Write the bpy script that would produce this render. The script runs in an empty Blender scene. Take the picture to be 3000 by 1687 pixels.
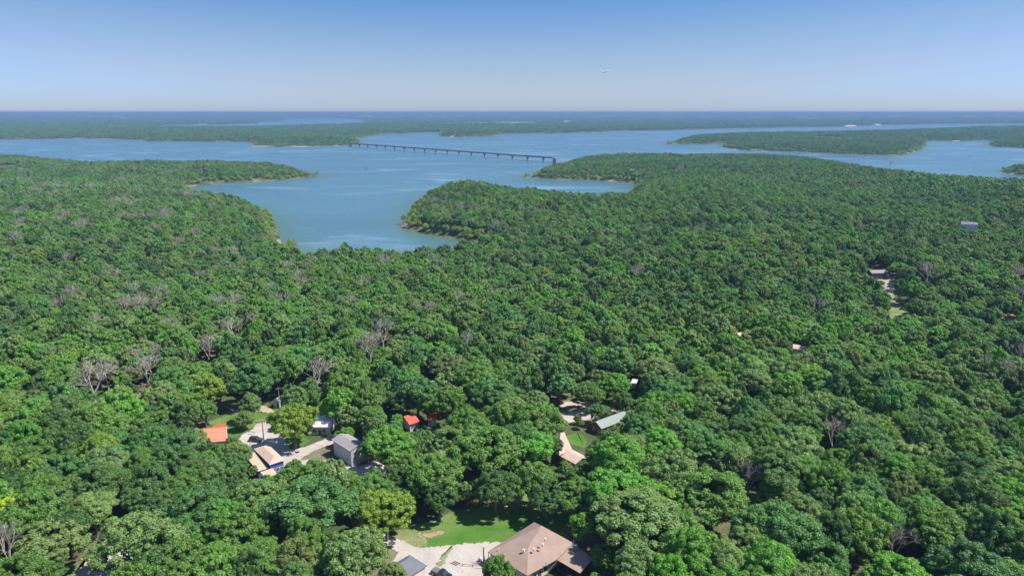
import bpy, math, random
import numpy as np
from mathutils import Vector, Matrix
R_ = math.radians
random.seed(7); rng = np.random.default_rng(11)
scn = bpy.context.scene
COL = scn.collection

# ------------------------------------------------------------------ camera
CZ = 140.0; PITCH = 14.0; FPX = 2064.6       # lake surface is z = 0
cam_d = bpy.data.cameras.new("camera"); cam = bpy.data.objects.new("camera", cam_d); COL.objects.link(cam)
cam.location = (0, 0, CZ); cam.rotation_euler = (R_(90 - PITCH), 0, 0)
cam_d.sensor_width = 36; cam_d.lens = 18 / math.tan(R_(36)); cam_d.clip_start = 1.0; cam_d.clip_end = 150000
scn.camera = cam
# ------------------------------------------------------------------ light
SUN_EL, SUN_AZ = 56.0, 94.0                  # azimuth clockwise from +Y
w = bpy.data.worlds.new("World"); scn.world = w; w.use_nodes = True
nt = w.node_tree; nt.nodes.clear()
sky = nt.nodes.new("ShaderNodeTexSky"); sky.sky_type = 'NISHITA'; sky.sun_disc = False
sky.sun_elevation = R_(SUN_EL); sky.sun_rotation = R_(SUN_AZ)
sky.air_density = 1.0; sky.dust_density = 0.3; sky.ozone_density = 2.5; sky.altitude = 200
bg = nt.nodes.new("ShaderNodeBackground"); bg.inputs[1].default_value = 0.118
wo = nt.nodes.new("ShaderNodeOutputWorld")
tc = nt.nodes.new("ShaderNodeTexCoord"); sp = nt.nodes.new("ShaderNodeSeparateXYZ")
rmp = nt.nodes.new("ShaderNodeValToRGB")
e = rmp.color_ramp.elements
e[0].position = 0.0; e[0].color = (0.43, 0.535, 0.88, 1)
e[1].position = 0.50; e[1].color = (0.86, 0.90, 1.0, 1)
for p_, c_ in ((0.035, (0.475, 0.52, 0.745, 1)), (0.08, (0.445, 0.51, 0.68, 1)), (0.145, (0.31, 0.455, 0.67, 1)), (0.22, (0.235, 0.43, 0.71, 1))):
    q_ = e.new(p_); q_.color = c_
mul = nt.nodes.new("ShaderNodeMix"); mul.data_type = 'RGBA'; mul.blend_type = 'MULTIPLY'; mul.inputs[0].default_value = 1.0
nt.links.new(tc.outputs["Generated"], sp.inputs[0]); 
xx_ = nt.nodes.new("ShaderNodeMath"); xx_.operation = 'POWER'; xx_.inputs[1].default_value = 2.0; nt.links.new(sp.outputs[0], xx_.inputs[0])
xm_ = nt.nodes.new("ShaderNodeMath"); xm_.operation = 'MULTIPLY_ADD'; xm_.inputs[1].default_value = -0.12; nt.links.new(xx_.outputs[0], xm_.inputs[0]); nt.links.new(sp.outputs[2], xm_.inputs[2])
nt.links.new(xm_.outputs[0], rmp.inputs[0])
nt.links.new(sky.outputs[0], mul.inputs[6]); nt.links.new(rmp.outputs[0], mul.inputs[7])
nt.links.new(mul.outputs[2], bg.inputs[0]); nt.links.new(bg.outputs[0], wo.inputs[0])
sun_d = bpy.data.lights.new("sun", 'SUN'); sun_d.energy = 4.9; sun_d.angle = R_(0.5); sun_d.color = (1.0, 0.955, 0.88)
sun = bpy.data.objects.new("sun", sun_d); COL.objects.link(sun)
sd_ = Vector((math.sin(R_(SUN_AZ)) * math.cos(R_(SUN_EL)), math.cos(R_(SUN_AZ)) * math.cos(R_(SUN_EL)), math.sin(R_(SUN_EL))))
sun.rotation_euler = sd_.to_track_quat('Z', 'Y').to_euler(); sun.location = (300, 0, 500)
vs = scn.view_settings
vs.view_transform = 'Standard'; vs.look = 'None'; vs.gamma = 1.0; vs.exposure = 0.55; vs.use_curve_mapping = False
scn.cycles.max_bounces = 6; scn.cycles.diffuse_bounces = 3; scn.cycles.glossy_bounces = 2
scn.cycles.transparent_max_bounces = 40; scn.cycles.transmission_bounces = 2; scn.cycles.volume_bounces = 0
scn.cycles.use_denoising = True

# ------------------------------------------------------------------ projecting a picture point onto a level plane
_pt = R_(PITCH); _cp, _sp = math.cos(_pt), math.sin(_pt)
def P(fx, fy, z=0.0):
    x = (fx - 1500) / FPX; y = (843.5 - fy) / FPX
    dz = -_sp + y * _cp
    t = (z - CZ) / dz
    return np.array([x * t, (_cp + y * _sp) * t])
def V(vx, vy, z=0.0): return P(vx * 1.16460, vy * 1.16460, z)
def frame(ox, oy, s): return lambda x, y, z=25.0: P(ox + x / s, oy + y / s, z)
fA = frame(1400, 1520, 6.44); fB = frame(1150, 1560, 8.587); fC = frame(700, 1200, 6.44); fD = frame(1550, 1060, 4.262)
fQ = frame(550, 1100, 4.262); fL = frame(1000, 1387, 3.22); fR = frame(1150, 1180, 12.075); fE = frame(2450, 600, 4.025)
fG = frame(0, 1287, 3.62)
def proj(x, y, z):
    """world -> picture px of the 3000 px photograph, and depth"""
    d = y * _cp - (z - CZ) * _sp
    v = y * _sp + (z - CZ) * _cp
    return 1500 + FPX * x / d, 843.5 - FPX * v / d, d

# ------------------------------------------------------------------ numpy noise
def vnoise(x, y, seed=0):
    xi = np.floor(x).astype(np.int64); yi = np.floor(y).astype(np.int64)
    xf = x - xi; yf = y - yi
    u = xf * xf * (3 - 2 * xf); v = yf * yf * (3 - 2 * yf)
    def h(a, b):
        n = (a * 374761393 + b * 668265263 + seed * 1442695041) & 0xffffffff
        n = ((n ^ (n >> 13)) * 1274126177) & 0xffffffff
        n = n ^ (n >> 16)
        return (n & 0xffff) / 65535.0
    return (h(xi, yi) * (1 - u) + h(xi + 1, yi) * u) * (1 - v) + (h(xi, yi + 1) * (1 - u) + h(xi + 1, yi + 1) * u) * v
def fbm(x, y, seed=0, o=3):
    s = 0; a = 0.5; t = 0
    for k in range(o):
        s = s + a * vnoise(x * 2 ** k, y * 2 ** k, seed + k); t += a; a *= 0.5
    return s / t
def sstep(a, b, x):
    t = np.clip((x - a) / (b - a), 0, 1); return t * t * (3 - 2 * t)

# ------------------------------------------------------------------ shorelines (land polygons on the lake plane)
TZ = 17.0
def S(l, z=0.0): return [V(a, b, z) for a, b in l]
near_land = (
    [np.array([-9000., -3000.]), np.array([-9000., 1700.]), np.array([-3500, 2050.])] +
    S([(-260, 372), (-100, 378), (0, 387), (60, 389), (140, 396), (250, 403), (400, 406), (600, 404), (700, 407), (745, 414), (785, 427)], TZ) +
    S([(812, 442), (770, 447), (700, 454), (620, 458), (545, 461), (500, 466), (470, 472)]) +
    S([(505, 476), (540, 479), (600, 489), (650, 502), (686, 519), (694, 545), (706, 572), (716, 598)], TZ) +
    S([(731, 618), (748, 628)]) +
    S([(772, 630), (850, 619), (900, 614), (960, 608), (1010, 622), (1080, 616), (1112, 610)], TZ) +
    S([(1240, 614), (1180, 606), (1130, 599), (1080, 591), (1040, 581), (1010, 572), (1016, 560)]) +
    S([(1022, 540), (1030, 512), (1048, 486), (1100, 460), (1150, 454), (1200, 455), (1300, 470), (1400, 482), (1500, 491), (1560, 492)], TZ) +
    S([(1612, 470), (1600, 460), (1500, 454), (1400, 451), (1345, 447), (1313, 442)]) +
    S([(1325, 432), (1345, 422), (1390, 408), (1480, 388), (1560, 384), (1700, 388), (1900, 386), (1990, 388), (2060, 395), (2140, 408), (2250, 424), (2400, 442), (2500, 452), (2576, 452), (2700, 455), (2900, 462)], TZ) +
    [np.array([9000., 1200.]), np.array([9000., -3000.])])
mid_land = (S([(-1500, 352), (-400, 351), (0, 351), (150, 350), (200, 348), (360, 352), (372, 355), (540, 357), (620, 358), (637, 362), (635, 368), (700, 369.5), (790, 368.5), (880, 365), (903, 361), (900, 353), (850, 349), (899, 346), (959, 338), (1103, 333),
    (1104, 342), (1130, 345), (1157, 345.5), (1206, 343), (1256, 340), (1262, 337), (1339, 336.4), (1516, 332.6), (1518, 330), (1632, 329), (1811, 324.3), (1998, 320.6), (2126, 318.8), (2218, 315.2), (2365, 312.3), (2500, 311.5)]) +
    S([(3200, 311), (3800, 305)]) + [np.array([60000., 30000.]), np.array([60000., 90000.]), np.array([-60000., 90000.]), np.array([-60000., 9000.])])
upper_lake = (S([(380, 316.5), (500, 317), (620, 315.5), (720, 312.5), (773, 311.5), (889, 308.2), (925, 304.5)], 29.) +
    S([(905, 301.5), (868, 298.5), (720, 298.5), (712, 303), (700, 305.5), (655, 306.5), (645, 311), (560, 313.4), (413, 314.6)]))
right_land = (S([(1679, 359), (1690, 362.8), (1752, 362.5), (1822, 362.5), (1818, 370), (1851, 375.8), (1888, 379.2), (1980, 381.3), (2090, 386.8), (2180, 389.5), (2255, 391.2), (2291, 383), (2325, 375.5), (2335, 365), (2317, 358), (2330, 355.8), (2420, 354.7), (2485, 352.8), (2500, 355), (2488, 364), (2500, 369), (2576, 373), (2800, 380), (3400, 385)]) +
    S([(3400, 326), (2900, 314.5), (2576, 316.5), (2365, 322.5), (2181, 328), (1998, 331), (1850, 333.5), (1741, 338), (1700, 347), (1683, 354)], 20.))
point_land = S([(2509, 430), (2530, 436), (2560, 440), (2620, 446), (2900, 452), (3100, 440), (3100, 418), (2700, 420), (2600, 424)])
def arr(l): return np.array([[float(a[0]), float(a[1])] for a in l])
POLYS = [(arr(near_land), 1), (arr(mid_land), 1), (arr(right_land), 1), (arr(point_land), 1)]
HOLES = [arr(upper_lake)]
def inside(poly, x, y):
    c = np.zeros(x.shape, bool); n = len(poly)
    for i in range(n):
        x1, y1 = poly[i]; x2, y2 = poly[(i + 1) % n]
        if y1 == y2: continue
        c ^= ((y1 > y) != (y2 > y)) & (x < (x2 - x1) * (y - y1) / (y2 - y1) + x1)
    return c
def edist(poly, x, y):
    d = np.full(x.shape, 1e18); n = len(poly)
    for i in range(n):
        ax, ay = poly[i]; bx, by = poly[(i + 1) % n]
        dx, dy = bx - ax, by - ay; L = dx * dx + dy * dy + 1e-9
        t = np.clip(((x - ax) * dx + (y - ay) * dy) / L, 0, 1)
        d = np.minimum(d, (x - ax - t * dx) ** 2 + (y - ay - t * dy) ** 2)
    return np.sqrt(d)
def shore_dist(x, y):
    x = np.asarray(x, float); y = np.asarray(y, float)
    s = np.full(x.shape, -1e9)
    for p, _ in POLYS:
        d = edist(p, x, y); s = np.maximum(s, np.where(inside(p, x, y), d, -d))
    for p in HOLES:
        d = edist(p, x, y); s = np.minimum(s, np.where(inside(p, x, y), -d, d))
    r = np.hypot(x, y)
    amp = np.clip(r * 0.006, 4, 40)
    return s + amp * (fbm(x / (amp * 5), y / (amp * 5), 5) - 0.5) * 2
VILLAGE_Z = 25.0
def height(x, y, s=None):
    x = np.asarray(x, float); y = np.asarray(y, float)
    if s is None: s = shore_dist(x, y)
    r = np.hypot(x, y)
    A = 14 + 6 * (1 - sstep(900, 2600, r))
    A = np.where(r > 2600, 13.0, A)
    n = fbm(x / 230, y / 230, 3, 3); n = np.where(r > 2600, .45 * n + .55 * np.clip(fbm(x / 700, y / 420, 41, 2) * 1.7 - .35, 0, 1.2), n)
    hill = A * (1 - np.exp(-np.maximum(s, 0) / 110)) * (0.22 + 1.45 * n)
    hill = hill + 10 * sstep(350, 900, s) * (r < 1500) * n
    far = sstep(11000, 33000, r) * (38 + 26 * fbm(x / 7000, y / 7000, 21, 3)) * sstep(0, 2500, s)
    for (bx_, by_), sx_, sy_, hh_ in (((V(770, 362)), 330, 170, 9), ((V(1180, 339)), 300, 260, 9), ((V(2080, 376)), 420, 180, 8)):
        hill = hill + hh_ * np.exp(-((x - bx_) / sx_) ** 2 - ((y - by_) / sy_) ** 2) * sstep(10, 60, s)
    bank = 2.0 * sstep(0, 6, s)
    h = np.where(s > 0, bank + hill + far, np.maximum(-3.0, s * 0.06))
    bx = np.maximum(np.maximum(-165 - x, x - 125), 0); by = np.maximum(np.maximum(40 - y, y - 330), 0)
    b = 1 - sstep(0, 90, np.hypot(bx, by))
    return h * (1 - b) + VILLAGE_Z * b

# ------------------------------------------------------------------ helpers
def tag(o, label=None, cat=None, group=None, kind=None):
    if label: o["label"] = label
    if cat: o["category"] = cat
    if group: o["group"] = group
    if kind: o["kind"] = kind
    return o
def link(o, parent=None):
    COL.objects.link(o)
    if parent is not None: o.parent = parent
    return o
def mesh_obj(name, verts, faces, mat=None, parent=None, smooth=False):
    me = bpy.data.meshes.new(name)
    me.from_pydata([tuple(map(float, v)) for v in verts], [], [tuple(int(i) for i in f) for f in faces]); me.update()
    if mat: me.materials.append(mat)
    if smooth: me.polygons.foreach_set("use_smooth", [True] * len(me.polygons))
    return link(bpy.data.objects.new(name, me), parent)
def empty(name, loc, rz=0):
    o = bpy.data.objects.new(name, None); COL.objects.link(o); o.location = loc; o.rotation_euler = (0, 0, rz); o.empty_display_size = 1
    return o
class MB:
    def __init__(s): s.v = []; s.f = []
    def box(s, x0, x1, y0, y1, z0, z1):
        n = len(s.v)
        s.v += [(x0, y0, z0), (x1, y0, z0), (x1, y1, z0), (x0, y1, z0), (x0, y0, z1), (x1, y0, z1), (x1, y1, z1), (x0, y1, z1)]
        s.f += [(n, n+3, n+2, n+1), (n+4, n+5, n+6, n+7), (n, n+1, n+5, n+4), (n+1, n+2, n+6, n+5), (n+2, n+3, n+7, n+6), (n+3, n, n+4, n+7)]
        return s
    def tube(s, pts, rs, seg=6, cap=True):
        n0 = len(s.v); k = len(pts)
        for i, p in enumerate(pts):
            p = Vector(p)
            d = (Vector(pts[min(i + 1, k - 1)]) - Vector(pts[max(i - 1, 0)]))
            if d.length < 1e-6: d = Vector((0, 0, 1))
            d.normalize()
            a = d.cross(Vector((0, 0, 1)) if abs(d.z) < 0.9 else Vector((1, 0, 0))).normalized(); b = d.cross(a)
            for j in range(seg):
                t = 2 * math.pi * j / seg
                s.v.append(tuple(p + (a * math.cos(t) + b * math.sin(t)) * rs[i]))
        for i in range(k - 1):
            for j in range(seg):
                a0 = n0 + i * seg + j; a1 = n0 + i * seg + (j + 1) % seg
                s.f.append((a0, a1, a1 + seg, a0 + seg))
        if cap:
            s.f.append(tuple(n0 + j for j in range(seg))[::-1]); s.f.append(tuple(n0 + (k - 1) * seg + j for j in range(seg)))
        return s
    def poly(s, pts):
        n = len(s.v); s.v += [tuple(p) for p in pts]; s.f.append(tuple(range(n, n + len(pts)))); return s
    def slab(s, pts, t):
        """a polygon given thickness t downward"""
        n = len(s.v); k = len(pts); s.v += [tuple(p) for p in pts] + [(p[0], p[1], p[2] - t) for p in pts]
        s.f.append(tuple(range(n, n + k))); s.f.append(tuple(range(n + k, n + 2 * k))[::-1])
        for i in range(k): s.f.append((n + i, n + k + i, n + k + (i + 1) % k, n + (i + 1) % k))
        return s
    def build(s, name, mat, parent=None, smooth=False, bevel=0):
        o = mesh_obj(name, s.v, s.f, mat, parent, smooth)
        if bevel:
            m = o.modifiers.new("bevel", 'BEVEL'); m.width = bevel; m.segments = 2; m.limit_method = 'ANGLE'
        return o

# ------------------------------------------------------------------ materials
def mat_new(name):
    m = bpy.data.materials.new(name); m.use_nodes = True
    n = m.node_tree.nodes; return m, n, m.node_tree.links, n["Principled BSDF"]
def mix_rgb(nt, links, fac, a, b):
    x = nt.new("ShaderNodeMix"); x.data_type = 'RGBA'
    for s_, v in ((0, fac), (6, a), (7, b)):
        if hasattr(v, "links") or hasattr(v, "is_linked"): links.new(v, x.inputs[s_])
        elif s_ == 0: x.inputs[0].default_value = v
        else: x.inputs[s_].default_value = (*v, 1)
    return x.outputs[2]
def noise_node(nt, links, scale, detail=4, coord=None, dist=0):
    t = nt.new("ShaderNodeTexNoise"); t.inputs["Scale"].default_value = scale; t.inputs["Detail"].default_value = detail
    t.inputs["Distortion"].default_value = dist
    if coord is not None: links.new(coord, t.inputs["Vector"])
    return t
def ramp(nt, links, src, stops):
    r = nt.new("ShaderNodeValToRGB"); links.new(src, r.inputs[0]); e = r.color_ramp.elements
    e[0].position, e[0].color = stops[0][0], (*stops[0][1], 1); e[1].position, e[1].color = stops[-1][0], (*stops[-1][1], 1)
    for p, c in stops[1:-1]: q = e.new(p); q.color = (*c, 1)
    return r.outputs[0]
def simple(name, c, c2=None, rough=0.8, scale=1.0, metal=0, bump=0.0):
    m, n, l, b = mat_new(name)
    tc = n.new("ShaderNodeTexCoord")
    c2 = c2 or tuple(v * 0.78 for v in c)
    t = noise_node(n, l, scale, 5, tc.outputs["Object"])
    f = ramp(n, l, t.outputs[0], [(0.35, (0, 0, 0)), (0.65, (1, 1, 1))])
    l.new(mix_rgb(n, l, f, c, c2), b.inputs["Base Color"])
    b.inputs["Roughness"].default_value = rough; b.inputs["Metallic"].default_value = metal
    if bump:
        t2 = noise_node(n, l, scale * 8, 4, tc.outputs["Object"]); bp = n.new("ShaderNodeBump"); bp.inputs["Strength"].default_value = bump
        l.new(t2.outputs[0], bp.inputs["Height"]); l.new(bp.outputs[0], b.inputs["Normal"])
    return m
def striped(name, c, c2, axis='Z', scale=4.0, rough=0.7, sharp=0.85, noise=0.5):
    """boards, shingle courses or metal ribs as a wave along one object axis, plus weathering"""
    m, n, l, b = mat_new(name)
    tc = n.new("ShaderNodeTexCoord"); wv = n.new("ShaderNodeTexWave"); wv.bands_direction = axis; wv.inputs["Scale"].default_value = scale
    wv.inputs["Distortion"].default_value = 0.3
    l.new(tc.outputs["Object"], wv.inputs["Vector"])
    f = ramp(n, l, wv.outputs["Fac"], [(sharp - 0.1, (0, 0, 0)), (sharp, (1, 1, 1))])
    t = noise_node(n, l, noise, 6, tc.outputs["Object"])
    g = ramp(n, l, t.outputs[0], [(0.3, tuple(v * 0.82 for v in c)), (0.7, tuple(min(v * 1.12, 1) for v in c))])
    t2 = noise_node(n, l, 9.0, 3, tc.outputs["Object"])
    g2 = mix_rgb(n, l, ramp(n, l, t2.outputs[0], [(0.4, (0, 0, 0)), (0.62, (0.35, 0.35, 0.35))]), g, tuple(v * 0.8 for v in c))
    l.new(mix_rgb(n, l, f, g2, c2), b.inputs["Base Color"]); b.inputs["Roughness"].default_value = rough
    return m

# leaves: tint comes from the tree itself (object colour or the instance's own attribute), tone from each leaf clump
def leaf_mat(name, mode):
    m, n, l, b = mat_new(name); n.remove(b)
    out = n["Material Output"]
    if mode == 'object':
        oi = n.new("ShaderNodeObjectInfo"); base = oi.outputs["Color"]
    else:
        at = n.new("ShaderNodeAttribute"); at.attribute_type = 'INSTANCER'; at.attribute_name = "tint"; base = at.outputs["Color"]
    tn = n.new("ShaderNodeAttribute"); tn.attribute_type = 'GEOMETRY'; tn.attribute_name = "tone"
    tr = n.new("ShaderNodeMapRange"); tr.inputs[3].default_value = 1.1; tr.inputs[4].default_value = 2.1
    l.new(tn.outputs["Fac"], tr.inputs[0])
    mu = n.new("ShaderNodeVectorMath"); mu.operation = 'SCALE'; l.new(base, mu.inputs[0]); l.new(tr.outputs[0], mu.inputs["Scale"])
    d = n.new("ShaderNodeBsdfDiffuse"); l.new(mu.outputs[0], d.inputs[0])
    t = n.new("ShaderNodeBsdfTranslucent"); ty = n.new("ShaderNodeVectorMath"); ty.operation = 'MULTIPLY'; ty.inputs[1].default_value = (1.25, 1.35, 0.5)
    l.new(mu.outputs[0], ty.inputs[0]); l.new(ty.outputs[0], t.inputs[0])
    g = n.new("ShaderNodeBsdfGlossy"); g.inputs["Roughness"].default_value = 0.45; g.inputs[0].default_value = (0.9, 0.95, 1, 1)
    mx = n.new("ShaderNodeMixShader"); mx.inputs[0].default_value = 0.30; l.new(d.outputs[0], mx.inputs[1]); l.new(t.outputs[0], mx.inputs[2])
    m2 = n.new("ShaderNodeMixShader"); m2.inputs[0].default_value = 0.02; l.new(mx.outputs[0], m2.inputs[1]); l.new(g.outputs[0], m2.inputs[2])
    l.new(m2.outputs[0], out.inputs[0])
    return m
M_leaf = leaf_mat("leaves", 'object'); M_leaf_i = leaf_mat("forest_leaves", 'inst')
M_bark = simple("bark", (0.13, 0.10, 0.075), (0.20, 0.165, 0.13), 0.95, 2.0)
M_bare = simple("bare_wood", (0.43, 0.37, 0.32), (0.30, 0.255, 0.22), 0.95, 1.0)

# ------------------------------------------------------------------ ground sheet
ang_f = np.linspace(-46, 46, 760); ang_b = np.concatenate([np.linspace(-180, -48, 40), ang_f, np.linspace(48, 180, 40)[:-1]])
rad = np.concatenate([[3], np.geomspace(20, 62000, 470)])
AA, RR = np.meshgrid(np.radians(ang_b), rad)
GX = RR * np.sin(AA); GY = RR * np.cos(AA)
GS = shore_dist(GX, GY); GZ = height(GX, GY, GS)
canopy = sstep(13500, 15500, RR) * (GS > 60)
GZ = GZ + canopy * (11 + 9 * vnoise(GX / 160, GY / 160, 9) + 26 * (fbm(GX / 3200, GY / 1800, 55, 3) - .4))
na = len(ang_b); nr = len(rad)
vv = np.stack([GX, GY, GZ], -1).reshape(-1, 3)
i, j = np.meshgrid(np.arange(nr - 1), np.arange(na), indexing='ij'); j2 = (j + 1) % na
quads = np.stack([i * na + j, i * na + j2, (i + 1) * na + j2, (i + 1) * na + j], -1).reshape(-1, 4)
def fast_mesh(name, verts, quads, smooth=True):
    me = bpy.data.meshes.new(name); nv = len(verts); nq = len(quads); k = quads.shape[1]
    me.vertices.add(nv); me.vertices.foreach_set("co", np.ascontiguousarray(verts, np.float32).ravel())
    me.loops.add(nq * k); me.loops.foreach_set("vertex_index", np.ascontiguousarray(quads, np.int32).ravel())
    me.polygons.add(nq); me.polygons.foreach_set("loop_start", np.arange(0, nq * k, k, dtype=np.int32))
    me.polygons.foreach_set("use_smooth", np.full(nq, smooth)); me.update(calc_edges=True); me.validate()
    return me
quads = quads[:, ::-1]
gme = fast_mesh("ground", vv, quads)
ca = gme.attributes.new("canopy", 'FLOAT', 'POINT'); ca.data.foreach_set("value", canopy.ravel().astype(np.float32))
m, n, l, b = mat_new("ground_soil")
geo = n.new("ShaderNodeNewGeometry"); sx = n.new("ShaderNodeSeparateXYZ"); l.new(geo.outputs["Position"], sx.inputs[0])
t1 = noise_node(n, l, 0.05, 6, geo.outputs["Position"]); t2 = noise_node(n, l, 0.9, 5, geo.outputs["Position"])
floor = ramp(n, l, t1.outputs[0], [(0.38, (0.06, 0.09, 0.03)), (0.5, (0.10, 0.11, 0.05)), (0.62, (0.22, 0.18, 0.12))])
floor = mix_rgb(n, l, ramp(n, l, t2.outputs[0], [(0.4, (0, 0, 0)), (0.7, (0.6, 0.6, 0.6))]), floor, (0.045, 0.085, 0.02))
sand_n = noise_node(n, l, 0.02, 4, geo.outputs["Position"])
sand = ramp(n, l, sand_n.outputs[0], [(0.42, (0.05, 0.08, 0.025)), (0.55, (0.14, 0.13, 0.08)), (0.68, (0.32, 0.26, 0.18))])
mr = n.new("ShaderNodeMapRange"); mr.inputs[1].default_value = 2.1; mr.inputs[2].default_value = 3.2; l.new(sx.outputs[2], mr.inputs[0])
c1 = mix_rgb(n, l, mr.outputs[0], sand, floor)
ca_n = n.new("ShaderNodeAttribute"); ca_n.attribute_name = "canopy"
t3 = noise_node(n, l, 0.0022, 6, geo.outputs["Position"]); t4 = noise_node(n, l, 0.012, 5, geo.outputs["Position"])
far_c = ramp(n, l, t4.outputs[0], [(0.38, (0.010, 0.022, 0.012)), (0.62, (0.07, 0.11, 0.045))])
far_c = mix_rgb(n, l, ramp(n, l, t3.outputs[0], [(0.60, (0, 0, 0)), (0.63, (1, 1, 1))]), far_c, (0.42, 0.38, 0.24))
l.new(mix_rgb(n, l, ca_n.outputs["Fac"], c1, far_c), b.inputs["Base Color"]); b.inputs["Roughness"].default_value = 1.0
b.inputs["Specular IOR Level"].default_value = 0.1
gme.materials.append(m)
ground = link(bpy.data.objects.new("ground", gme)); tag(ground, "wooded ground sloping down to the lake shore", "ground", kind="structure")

# ------------------------------------------------------------------ lake
m, n, l, b = mat_new("lake_water")
geo = n.new("ShaderNodeNewGeometry")
mp = n.new("ShaderNodeMapping"); mp.inputs["Scale"].default_value = (1.0, 2.2, 1); mp.inputs["Rotation"].default_value = (0, 0, R_(12)); l.new(geo.outputs["Position"], mp.inputs[0])
streak = noise_node(n, l, 0.0042, 5, mp.outputs[0], 1.2)
patch = noise_node(n, l, 0.0011, 4, mp.outputs[0], 0.6)
deep = mix_rgb(n, l, ramp(n, l, patch.outputs[0], [(0.35, (0, 0, 0)), (0.65, (1, 1, 1))]), (0.06, 0.15, 0.195), (0.085, 0.185, 0.235))
foam = ramp(n, l, streak.outputs[0], [(0.54, (0, 0, 0)), (0.68, (0.5, 0.5, 0.5))])
sh_ = n.new("ShaderNodeAttribute"); sh_.attribute_name = "shore_reflection"  # tree reflection near shore painted as green water colour, along with greener shallows
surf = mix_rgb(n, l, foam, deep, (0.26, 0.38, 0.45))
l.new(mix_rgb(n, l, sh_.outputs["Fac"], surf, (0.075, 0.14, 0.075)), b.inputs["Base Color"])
b.inputs["IOR"].default_value = 1.33
rr = n.new("ShaderNodeMapRange"); rr.inputs[1].default_value = 0.3; rr.inputs[2].default_value = 0.7; rr.inputs[3].default_value = 0.16; rr.inputs[4].default_value = 0.36
l.new(patch.outputs[0], rr.inputs[0]); l.new(rr.outputs[0], b.inputs["Roughness"])
w1 = noise_node(n, l, 0.35, 3, mp.outputs[0], 0.4); w2 = noise_node(n, l, 0.06, 3, mp.outputs[0], 0.4)
ad = n.new("ShaderNodeMath"); ad.operation = 'MULTIPLY_ADD'; ad.inputs[1].default_value = 3.0; l.new(w2.outputs[0], ad.inputs[0]); l.new(w1.outputs[0], ad.inputs[2])
bp = n.new("ShaderNodeBump"); bp.inputs["Strength"].default_value = 1.0; bp.inputs["Distance"].default_value = 0.45
l.new(ad.outputs[0], bp.inputs["Height"]); l.new(bp.outputs[0], b.inputs["Normal"])
M_water = m
k0 = int(np.searchsorted(rad, 300)); k1 = int(np.searchsorted(rad, 30000)); nrl = k1 - k0
lv = np.stack([GX[k0:k1], GY[k0:k1], GX[k0:k1] * 0], -1).reshape(-1, 3)
i, j = np.meshgrid(np.arange(nrl - 1), np.arange(na), indexing='ij'); j2 = (j + 1) % na
lq = np.stack([i * na + j, i * na + j2, (i + 1) * na + j2, (i + 1) * na + j], -1).reshape(-1, 4)[:, ::-1]
wet = (GS[k0:k1] < 60).ravel(); lq = lq[wet[lq].any(1)]
lme = fast_mesh("lake_water", lv, lq, True); sa = lme.attributes.new("shore_reflection", 'FLOAT', 'POINT'); sa.data.foreach_set("value", np.exp(-np.maximum(-GS[k0:k1], 0) / 22.).ravel().astype(np.float32))
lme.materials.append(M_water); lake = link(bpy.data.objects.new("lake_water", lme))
tag(lake, "calm blue lake with pale wind streaks between wooded shores", "water", kind="structure")

# ------------------------------------------------------------------ sheets on the village ground
def grass_mat(name, a, b_, s=0.12):
    m, n, l, b = mat_new(name); geo = n.new("ShaderNodeNewGeometry")
    t = noise_node(n, l, s, 6, geo.outputs["Position"]); t2 = noise_node(n, l, 1.6, 4, geo.outputs["Position"])
    t9 = noise_node(n, l, s * .28, 5, geo.outputs['Position'], 1.0); c = ramp(n, l, t.outputs[0], [(0.35, a), (0.65, b_)]); c = mix_rgb(n, l, ramp(n, l, t9.outputs[0], [(0.42, (0, 0, 0)), (0.66, (.75, .75, .75))]), c, tuple(.55 * u + .45 * v for u, v in zip(b_, (.34, .29, .17))))
    l.new(mix_rgb(n, l, ramp(n, l, t2.outputs[0], [(0.45, (0, 0, 0)), (0.7, (0.5, 0.5, 0.5))]), c, tuple(v * 0.7 for v in a)), b.inputs["Base Color"])
    b.inputs["Roughness"].default_value = 1; b.inputs["Specular IOR Level"].default_value = 0.1; return m
M_lawn = grass_mat("lawn_grass", (0.055, 0.15, 0.018), (0.10, 0.20, 0.035))
M_thin = grass_mat("thin_grass", (0.11, 0.19, 0.05), (0.26, 0.25, 0.13), 0.25)
M_gravel = grass_mat("gravel", (0.40, 0.35, 0.32), (0.50, 0.455, 0.42), 0.2)
M_mulch = grass_mat("mulch", (0.33, 0.20, 0.12), (0.42, 0.28, 0.19), 1.0)
M_dirt = grass_mat("dirt", (0.40, 0.30, 0.22), (0.50, 0.40, 0.30), 0.5)
NOTREE = []
def sheet(name, f, pts, z, mat, label, cat, smooth_n=3, notree=True, rough=0.6):
    p = [np.array(f(x, y, 25.0)) for x, y in pts]
    if notree: NOTREE.append(np.array(p))
    q = list(p)
    for _ in range(smooth_n):
        r = []
        for i in range(len(q)):
            a, b_ = q[i], q[(i + 1) % len(q)]; r += [a * 0.75 + b_ * 0.25, a * 0.25 + b_ * 0.75]
        q = r
    q = [c + rng.normal(0, rough, 2) * 0.5 for c in q]
    o = mesh_obj(name, [(c[0], c[1], 25 + z) for c in q], [tuple(range(len(q)))], mat)
    import bmesh
    bm = bmesh.new(); bm.from_mesh(o.data); bmesh.ops.triangulate(bm, faces=bm.faces)
    for fc in bm.faces:
        if fc.normal.z < 0: fc.normal_flip()
    bm.to_mesh(o.data); bm.free()
    tag(o, label, cat, kind="structure"); return o
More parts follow.
